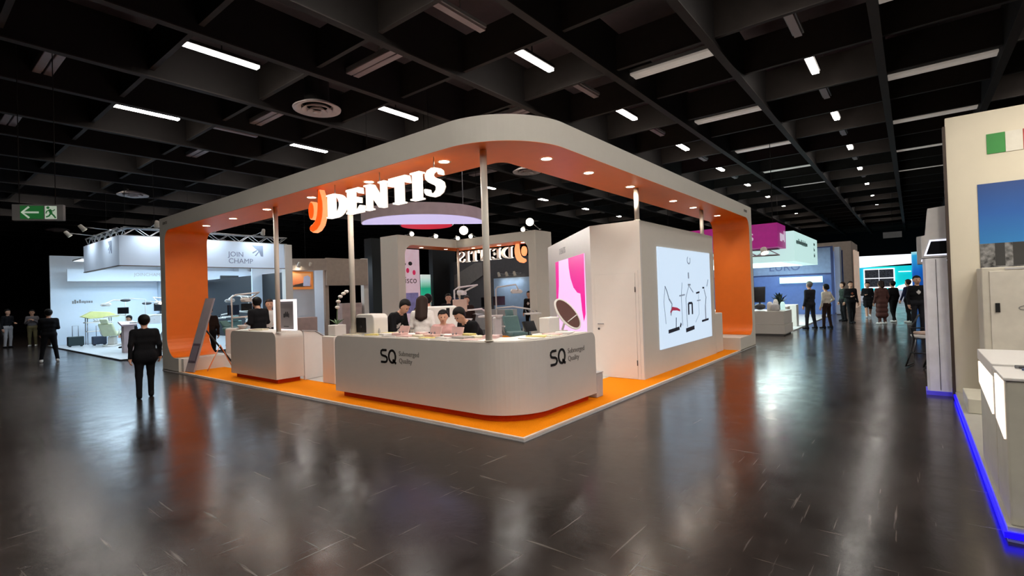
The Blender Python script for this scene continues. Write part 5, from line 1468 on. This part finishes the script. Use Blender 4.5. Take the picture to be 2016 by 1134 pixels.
# ================================================================ GLASS BOOTH ON THE RIGHT
GB = thing('exhibition_stand', 'white and blue glass booth with a pale header beyond the right arch', 'booth', (20, 1.5, 0))
M_teal = mat('teal_header', (206, 236, 232), 0.5, emit=0.80, ecol=(206, 244, 240), var=0.01)
part('header', B().box(16.5, 22.3, -0.25, 4.6, 2.62, 3.75), M_teal, GB, 0.01)
part('header_soffit_lights', B().box(16.8, 21.8, 0.3, 4.2, 2.600, 2.615), mat('soffit_glow', (226, 255, 250), 0.5, emit=2.2, ecol=(220, 255, 248), var=0.0), GB)
area('soffit_lamp', (19.0, 2.2, 2.58), (5.4, 3.6), TEAL_W * 2.0, (0.84, 1.0, 0.98), GB)
part('platform', B().box(16.6, 28.2, -0.1, 5.2, 0.0, 0.04), M_lgrey, GB)
g = B(); illegible(g, 2.6, 0.20, frame_of((16.9, -0.251, 3.30), (1, 0, 0), (0, 0, 1), 0.006), 8); [illegible(g, 0.30, 0.16, frame_of((21.2, -0.251, zz), (1, 0, 0), (0, 0, 1), 0.006), 20 + int(zz * 10)) for zz in (3.45, 3.2, 2.95)]
part('header_lettering', g, mat('header_ink', (120, 150, 150), 0.6), GB)
M_bglass = mat('blue_glass', (92, 124, 190), 0.12, alpha=0.62)
for i, (y0, y1) in enumerate(((-0.25, 3.75), (3.83, 7.0))):
    part('glass_pane', B().box(27.68, 27.72, y0 + 0.06, y1, 0.05, 2.25), M_bglass, GB)
    part('upper_pane', B().box(27.68, 27.72, y0 + 0.06, y1, 2.32, 3.72), mat('blue_glass_pale', (150, 176, 214), 0.2, alpha=0.8), GB)
M_bpost = mat('blue_post', (40, 56, 110), 0.4)
for y in (-0.25, 3.79, 7.0):
    part('post', B().box(27.64, 27.76, y - 0.06, y + 0.06, 0.04, 3.78), M_bpost, GB)
part('transom', B().box(27.65, 27.75, -0.19, 7.0, 2.25, 2.32).box(27.65, 27.75, -0.19, 7.0, 3.72, 3.78), M_bpost, GB)
g = B(); text_into(g, 'EURO', 0.62, frame_of((27.679, 2.9, 2.55), (0, -1, 0), (0, 0, 1), 0.006)); part('glass_lettering', g, mat('glass_ink', (90, 110, 160), 0.6), GB)
part('glow_sign', B().box(27.4, 27.5, -0.15 + 0.35, 2.3, 1.82, 2.16), mat('sign_glow', (206, 255, 246), 0.5, emit=1.5, ecol=(200, 255, 244), var=0.0), GB)
part('back_wall', B().box(29.6, 29.7, -0.2, 7.0, 0.04, 3.6), mat('blue_back', (150, 168, 206), 0.6), GB)
part('white_column', B().box(28.3, 29.2, -0.55, -0.30, 0.04, 3.75), M_cool, GB)
part('rear_post', B().box(29.25, 29.4, -0.6, -0.45, 0.04, 3.6), M_bpost, GB)
light_panel_lamp('light panel inside the blue glass room', 28.6, 2.5, 3.3, 0.5, 3.0, 120, (0.8, 0.9, 1.0), 'light panels of the glass booth')
light_panel_lamp('light panel behind the pale header', 24.5, 2.0, 3.6, 1.6, 2.0, 160, (0.86, 1.0, 1.0), 'light panels of the glass booth')
t = thing('display_counter', 'white two-tier display counter at the front corner of the glass booth', 'counter', (15.4, 1.4, 0))
part('lower_tier', B().box(14.60, 16.1, -0.17, 4.0, 0.05, 0.37), M_counter, t, 0.008)
part('upper_tier', B().box(14.62, 16.08, -0.15, 4.0, 0.378, 0.84), M_counter, t, 0.008)
part('plinth', B().box(14.66, 16.04, -0.11, 3.96, 0.0, 0.05), M_grey, t)
for i, x in enumerate((16.75, 18.6)):
    one('plinth', B().box(x, x + 0.5, 0.10, 0.62, 0.04, 0.92), M_white, 'narrow white plinth %s' % ('next to the display counter' if i == 0 else 'behind the suited man'), 'plinth', 'white plinths', bevel=0.008)
# products on that counter
t = thing('monitor', 'upright dark monitor on the display counter', 'monitor', (15.2, 0.8, 0.84))
part('screen', B().obox((15.2, 0.72, 1.42), (0.02, 0, 0), (0, 0.19, 0), (0.06, 0, 0.28)), M_glassy, t)
part('base', B().sphere((15.2, 0.72, 0.98), 0.15, 12, 8, (1, 1.3, 0.8)).tube([(15.2, 0.72, 1.0), (15.2, 0.72, 1.25)], 0.03, 8), M_dark, t)
for i, (x, y, r, h_, m, l) in enumerate(((15.0, 0.35, 0.10, 0.32, M_white, 'white jar left on the display counter'), (14.9, 0.15, 0.13, 0.26, M_lgrey, 'grey dome on the display counter'), (15.3, 0.22, 0.09, 0.40, M_white, 'tall white flask on the display counter'), (15.6, 0.05, 0.08, 0.30, M_teal, 'pale teal canister at the counter corner'))):
    one('canister', B().lathe([(0, 0), (r, 0), (r, h_ * 0.7), (r * 0.6, h_ * 0.95), (0, h_)], (x, y, 0.845), 16), m, l, 'canister', 'canisters on the display counter')
t = thing('potted_plant', 'dark leafy plant on the display counter', 'plant', (15.9, 0.25, 0.84))
part('pot', B().lathe([(0, 0), (0.09, 0), (0.12, 0.18), (0.0, 0.18)], (15.9, 0.2, 0.845), 16), M_dark, t)
M_leaf2 = mat('leaf_dark', (34, 52, 44), 0.6)
for i in range(14):
    a = i * 2.4; r_ = 0.10 + 0.02 * (i % 4); zt = 1.18 + 0.05 * (i % 5)
    c, s = math.cos(a), math.sin(a)
    part('leaf', B().add([(15.9, 0.2, 1.0), (15.9 + r_ * c - 0.05 * s, 0.2 + r_ * s + 0.05 * c, zt), (15.9 + 2.0 * r_ * c, 0.2 + 2.0 * r_ * s, zt + 0.10), (15.9 + r_ * c + 0.05 * s, 0.2 + r_ * s - 0.05 * c, zt), (15.9, 0.2, 0.99)], [(0, 1, 2, 3), (3, 2, 1, 4)]), M_leaf2, t)
person('person behind the display counter with dark hair and white coat', (17.0, 1.6), 200, 1.66, 'white', 'black', 'black', 'black', floor=0.04)
# magenta hanging box
t = thing('hanging_sign', 'magenta hanging box sign with white lettering over the glass booth', 'sign', (20, 2.5, 3.9))
M_magbox = mat('magenta_box', (190, 40, 150), 0.5, emit=0.22, ecol=(190, 36, 150))
part('box', B().box(15.0, 16.45, 0.02, 4.6, 3.10, 3.95), M_magbox, t)
g = B(); text_into(g, 's', 0.62, frame_of((14.999, 1.02, 3.36), (0, -1, 0), (0, 0, 1), 0.006)); illegible(g, 0.75, 0.36, frame_of((15.4, 0.019, 3.38), (1, 0, 0), (0, 0, 1), 0.006), 11)
part('lettering', g, mat('white_glow_print', (236, 220, 240), 0.5, emit=0.55, ecol=(236, 216, 240)), t)
part('hanging_wire', B().tube([(15.2, 0.2, 3.95), (15.2, 0.2, 8.2)], 0.01, 6).tube([(16.2, 4.4, 3.95), (16.2, 4.4, 8.2)], 0.01, 6), M_beam, t)
truss('silver truss under the magenta box', (15.6, 0.1, 2.84), (15.6, 4.5, 2.84), 0.22)
spot_t = track_spot((14.9, 0.45, 2.98), (14.0, -0.3, 0.9), 'bright round lamp under the magenta box', 18, 120, (0.95, 1, 1), 'glass booth spots', foot=(15.5, 0.5, 3.08), big=1.7)

# ---------------------------------------------------------------- beige booth and teal booth at the end of the aisle
t = thing('exhibition_stand', 'beige booth with pale columns and a blue poster further up the aisle', 'booth', (37, 0.5, 0))
part('block', B().box(36.0, 41.0, -0.5, 5.0, 0.0, 4.55), M_beigew, t)
for x in (37.2, 38.6, 40.0):
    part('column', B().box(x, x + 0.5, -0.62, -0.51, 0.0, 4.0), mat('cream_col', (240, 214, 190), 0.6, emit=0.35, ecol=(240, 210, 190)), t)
part('poster', B().box(35.94, 35.99, 0.1, 1.0, 1.6, 3.0), mat('azure_glow', (40, 130, 230), 0.5, emit=0.6, ecol=(40, 130, 230)), t)
part('lit_sign', B().box(35.94, 35.99, 0.1, 1.5, 3.1, 3.8), mat('warm_glow', (255, 236, 226), 0.5, emit=1.0, ecol=(255, 232, 220)), t)
t = thing('exhibition_stand', 'glowing teal booth closing the end of the right aisle', 'booth', (52, -2, 0))
M_tealw = ramp_mat('teal_wall', [(0.0, (0, 190, 200)), (0.5, (20, 214, 206)), (1.0, (30, 140, 210))], axis='Y', emit=0.85)
part('back_wall', B().box(52.0, 52.3, -4.1, 1.2, 0.9, 3.1), M_tealw, t)
part('white_header', B().prism([(-4.1, 3.30), (1.2, 3.02), (1.2, 4.15), (-4.1, 4.10)], lambda u, v, w: (51.93 + 0.06 * (1 - w), u, v)), mat('white_glow', (246, 250, 255), 0.5, emit=1.15, ecol=(244, 248, 255), var=0.0), t)
part('white_base', B().box(51.9, 51.99, -4.1, 1.2, 0.0, 0.95), mat('base_glow', (206, 214, 226), 0.5, emit=0.45, ecol=(206, 212, 226)), t)
part('white_wave', B().prism([(-2.3, 1.0), (-2.7, 1.35), (-3.2, 1.5), (-3.6, 1.9), (-3.9, 1.7), (-4.0, 1.0)], lambda u, v, w: (51.90 + 0.06 * (1 - w), u, v)), MATS['white_glow'], t)
part('line', B().box(51.93, 51.98, -3.6, -2.7, 2.55, 2.62), MATS['white_glow'], t)
part('blue_column', B().lathe([(0.45, 0.0), (0.45, 4.2)], (50.8, -4.1, 0.0), 24), ramp_mat('blue_column', [(0.0, (20, 40, 120)), (0.6, (20, 100, 200)), (0.93, (40, 170, 225)), (1.0, (190, 250, 255))], emit=0.7), t)
t = thing('video_wall', 'white-framed dark video screen on the teal wall', 'screen', (51.8, -1.25, 1.3))
part('frame', B().box(51.84, 51.89, -2.45, -0.15, 1.15, 2.95), MATS['white_glow'], t)
for y0 in (-2.35, -1.28):
    for z0 in (1.28, 2.1):
        part('screen', B().box(51.80, 51.838, y0, y0 + 1.03, z0, z0 + 0.74), mat('video_picture', (84, 90, 100), 0.4, var=0.95, scale=9.0, emit=0.12), t)
# ---------------------------------------------------------------- sign hanging over the aisle
t = thing('hanging_sign', 'small dim exit sign hanging far down the right aisle', 'sign', (33.0, -2.6, 4.3))
part('panel', B().box(33.0, 33.06, -3.25, -2.35, 4.35, 4.7), M_grey, t)
part('hanger', B().tube([(33.03, -2.8, 4.7), (33.03, -2.8, 8.2)], 0.01, 6), M_beam, t)

# ================================================================ NEAR BOOTH ON THE RIGHT
M_cream = mat('cream_wall', (222, 214, 194), 0.6, var=0.012)
NB = thing('booth_platform', 'raised grey platform with a blue-lit edge at the right', 'platform', (2.5, -6.5, 0))
part('platform', B().box(-0.06, 5.08, -9.5, -4.075, 0.0, 0.10), mat('near_floor', (170, 168, 160), 0.35), NB)
NBW = thing('booth_wall', 'tall cream wall at the right edge with a dark side edge', 'wall', (5.15, -6.8, 0))
part('panel', B().box(5.10, 5.20, -9.5, -4.085, 0.0, 4.12), M_cream, NBW)
part('wall_edge', B().box(5.09, 5.21, -4.084, -4.05, 0.0, 4.0), mat('wall_edge_brown', (62, 48, 40), 0.6), NBW)
M_blueled = mat('blue_led', (20, 6, 180), 0.4, emit=4.0, ecol=(10, 2, 255), var=0.0)
led = B().box(-0.08, 5.05, -4.073, -4.056, 0.03, 0.068).box(-0.079, -0.062, -9.5, -4.073, 0.03, 0.068)
one('led_strip', led, M_blueled, 'glowing blue light strip along the platform edge', 'light strip')
M_flag = [mat('flag_green', (46, 140, 60), 0.6), mat('flag_white', (222, 218, 206), 0.6), mat('flag_red', (186, 46, 50), 0.6)]
t = thing('flag_print', 'green, white and red flag plates on the cream wall', 'flag', (5.095, -4.8, 3.5))
for i, (y0, y1) in enumerate(((-4.71, -4.52), (-4.885, -4.712), (-5.06, -4.887))):
    part('flag_band', B().box(5.088, 5.098, y0, y1, 3.505, 3.785), M_flag[i], t)
t = thing('poster', 'blue sky poster with a black-and-white street photo along its foot', 'poster', (5.09, -4.9, 1.93))
part('sky', B().box(5.088, 5.098, -5.9, -4.405, 2.24, 3.09), ramp_mat('sky_print', [(0.0, (46, 128, 196)), (0.5, (34, 96, 176)), (1.0, (24, 66, 134))], emit=0.05), t)
part('photo_strip', B().box(5.086, 5.098, -5.9, -4.405, 1.90, 2.238), mat('street_photo', (118, 118, 118), 0.5, var=0.95, scale=14.0), t)
part('photo_posts', B().box(5.084, 5.086, -4.66, -4.56, 1.92, 2.24).box(5.084, 5.086, -4.86, -4.74, 1.92, 2.24), mat('photo_ink', (54, 54, 54), 0.6), t)
t = thing('cabinet', 'tall white cabinet with a black latch against the cream wall', 'cabinet', (4.75, -4.8, 0.10))
part('body', B().box(4.42, 5.06, -5.35, -4.355, 0.10, 1.89), mat('cabinet_white', (204, 198, 184), 0.5), t, 0.012)
dd = part('door', B().box(4.405, 4.419, -5.30, -4.43, 0.16, 1.84), mat('cabinet_door', (208, 202, 190), 0.45), t, 0.004)
sub('latch', B().box(4.392, 4.404, -4.52, -4.475, 1.30, 1.42), M_black, dd)
g = B(); stroke(g, [(0.16 + 0.10 * math.cos(a) - 0.02 * a, 0.03 + 0.032 * math.sin(a)) for a in [0.3 * i for i in range(-4, 24)]], 0.010, frame_of((4.404, -4.70, 1.33), (0, -1, 0), (0, 0, 1), 0.004)); sub('door_emblem', g, M_grey, dd)
part('name_plate', B().box(4.41, 4.419, -4.78, -4.58, 1.855, 1.88), M_lgrey, t)
# front counter of that booth with glowing slots
t = thing('reception_counter', 'white counter with glowing vertical slots on the blue-edged platform', 'counter', (1.3, -4.8, 0.10))
M_nc = mat('near_counter', (196, 192, 176), 0.4)
part('front_body', B().box(-0.03, 0.52, -6.5, -4.095, 0.10, 1.06), M_nc, t, 0.012)
part('back_body', B().box(0.56, 1.62, -6.5, -4.095, 0.10, 1.00), M_nc, t, 0.012)
part('back_top', B().box(0.60, 1.66, -6.5, -4.085, 1.002, 1.095), M_white, t, 0.006)
part('front_top', B().box(-0.045, 0.54, -6.5, -4.085, 1.062, 1.085), M_white, t, 0.006)
M_slot = mat('slot_glow', (255, 236, 220), 0.4, emit=1.6, ecol=(255, 232, 214), var=0.0)
part('light_slot', B().prism([(0.64, 0.99), (1.60, 0.99), (1.60, 0.80), (0.64, 0.70)], lambda u, v, w: (u, -4.094 + 0.010 * (1 - w), v)), M_slot, t)
part('light_slot', B().prism([(0.02, 1.05), (0.42, 1.05), (0.42, 0.72), (0.02, 0.66)], lambda u, v, w: (u, -4.094 + 0.010 * (1 - w), v)), M_slot, t)
part('front_lip', B().box(-0.034, -0.03, -6.4, -4.2, 0.14, 0.18), M_dark, t)
one('skirting_block', B().box(3.6, 4.4, -4.35, -4.12, 0.10, 0.28), M_nc, 'low pale block behind the glowing counter', 'block', bevel=0.01)
t = thing('cable_tool', 'silver and black tool lying on the near counter', 'tool', (0.25, -4.35, 1.086))
part('cable', B().tube([(0.42, -4.22, 1.098), (0.34, -4.30, 1.105), (0.28, -4.24, 1.102), (0.22, -4.35, 1.10), (0.14, -4.30, 1.102), (0.10, -4.42, 1.10)], 0.010, 8), M_dark, t)
part('handle', B().tube([(0.44, -4.20, 1.10), (0.32, -4.38, 1.108), (0.22, -4.50, 1.10)], [0.012, 0.016, 0.010], 10), M_steel, t)
part('clip', B().tube([(0.30, -4.22, 1.10), (0.18, -4.40, 1.105)], 0.010, 8), mat('tool_blue', (60, 80, 120), 0.4), t)
# wash lamps over that booth
for i, (y, x) in enumerate(((-4.9, 3.0), (-6.2, 3.0), (-5.2, 0.6))):
    track_spot((x, y, 4.3), (5.1, y - 0.1, 2.4) if i < 2 else (1.4, -4.9, 0.9), 'warm wash spotlight over the cream booth, %s from its wall' % ORD[i], NEAR_W, 110, (1, 0.90, 0.74), 'spots over the cream booth', foot=(x, y - 0.2, 8.2))
# white kiosk columns behind the wall end
t = thing('kiosk_column', 'white kiosk column with glowing trapezoid windows behind the cream wall', 'kiosk', (5.6, -3.95, 0))
M_kio = mat('kiosk_white', (236, 236, 242), 0.4)
part('column', B().prism([(5.28, -4.05), (5.28, -3.80), (5.36, -3.77), (5.62, -3.77), (5.62, -4.05)], lambda u, v, w: (u, v, 0.06 + 2.02 * w)), M_kio, t)
part('groove', B().box(5.272, 5.279, -3.925, -3.918, 0.08, 2.06), M_dark, t)
part('hood', B().prism([(-4.30, 2.09), (-3.76, 2.09), (-3.76, 2.42), (-3.81, 2.44), (-3.85, 2.84), (-4.30, 2.88)], lambda u, v, w: (5.28 + 0.5 * w, u, v)), M_lgrey, t)
trap = [(-4.30, 2.12), (-3.785, 2.12), (-3.86, 2.36), (-4.30, 2.36)]
trap_in = [(-4.30, 2.14), (-3.815, 2.14), (-3.875, 2.335), (-4.30, 2.335)]
part('glow_frame', B().prism(trap, lambda u, v, w: (5.270 + 0.009 * w, u, v)), mat('kiosk_glow', (240, 240, 255), 0.4, emit=1.1, ecol=(236, 238, 255), var=0.0), t)
part('dark_window', B().prism(trap_in, lambda u, v, w: (5.262 + 0.006 * w, u, v)), M_glassy, t)
part('foot', B().box(5.26, 5.66, -4.07, -3.75, 0.0, 0.06), mat('kiosk_foot', (96, 90, 220), 0.4, emit=0.2, ecol=(60, 40, 230)), t)
t = thing('kiosk_column', 'second kiosk with a glowing trapezoid window further behind', 'kiosk', (7.4, -4.0, 0))
part('column', B().box(7.3, 7.6, -4.3, -3.95, 0.0, 2.05), M_kio, t)
part('hood', B().prism([(-4.40, 2.05), (-3.72, 2.05), (-3.72, 2.55), (-4.40, 2.65)], lambda u, v, w: (7.2 + 0.5 * w, u, v)), M_lgrey, t)
part('glow_frame', B().prism([(-4.3, 2.09), (-3.77, 2.09), (-3.83, 2.30), (-4.3, 2.30)], lambda u, v, w: (7.19 + 0.009 * w, u, v)), MATS['kiosk_glow'], t)
part('dark_window', B().prism([(-4.3, 2.11), (-3.80, 2.11), (-3.845, 2.28), (-4.3, 2.28)], lambda u, v, w: (7.182 + 0.006 * w, u, v)), M_glassy, t)
# folding brochure rack
t = thing('brochure_rack', 'black zigzag folding brochure rack beside the kiosk column', 'rack', (8.3, -3.8, 0))
for dy in (0.0, -0.28):
    part('frame', B().tube([(8.6, -3.72 + dy, 1.05), (8.2, -3.58 + dy, 0.80), (8.6, -3.62 + dy, 0.55), (8.15, -3.56 + dy, 0.30), (8.2, -3.48 + dy, 0.03), (8.7, -3.6 + dy, 0.03)], 0.016, 8), M_black, t)
for z, x, y in ((0.80, 8.2, -3.58), (0.55, 8.6, -3.62), (0.30, 8.15, -3.56)):
    part('shelf', B().tube([(x, y, z), (x, y - 0.28, z)], 0.012, 8), M_black, t)
t = thing('chair', 'white shell chair with pinkish cushion behind the brochure rack', 'chair', (10.6, -3.95, 0), 0.6, local=True)
part('shell', B().prism([(-0.3, 0.40), (0.25, 0.40), (0.32, 0.46), (-0.18, 0.48), (-0.36, 0.95), (-0.44, 0.93)], lambda u, v, w: (u, -0.28 + 0.56 * w, v)), M_white, t, 0.02)
part('cushion', B().box(-0.18, 0.26, -0.24, 0.24, 0.48, 0.54), M_beige, t, 0.02)
for sx in (-1, 1):
    for sy in (-1, 1):
        part('leg', B().tube([(sx * 0.2, sy * 0.2, 0.40), (sx * 0.25, sy * 0.24, 0.0)], 0.014, 8), M_steel, t)

# ---------------------------------------------------------------- tidy
for e in ROOTS:
    if '_world' in e:
        del e['_world']
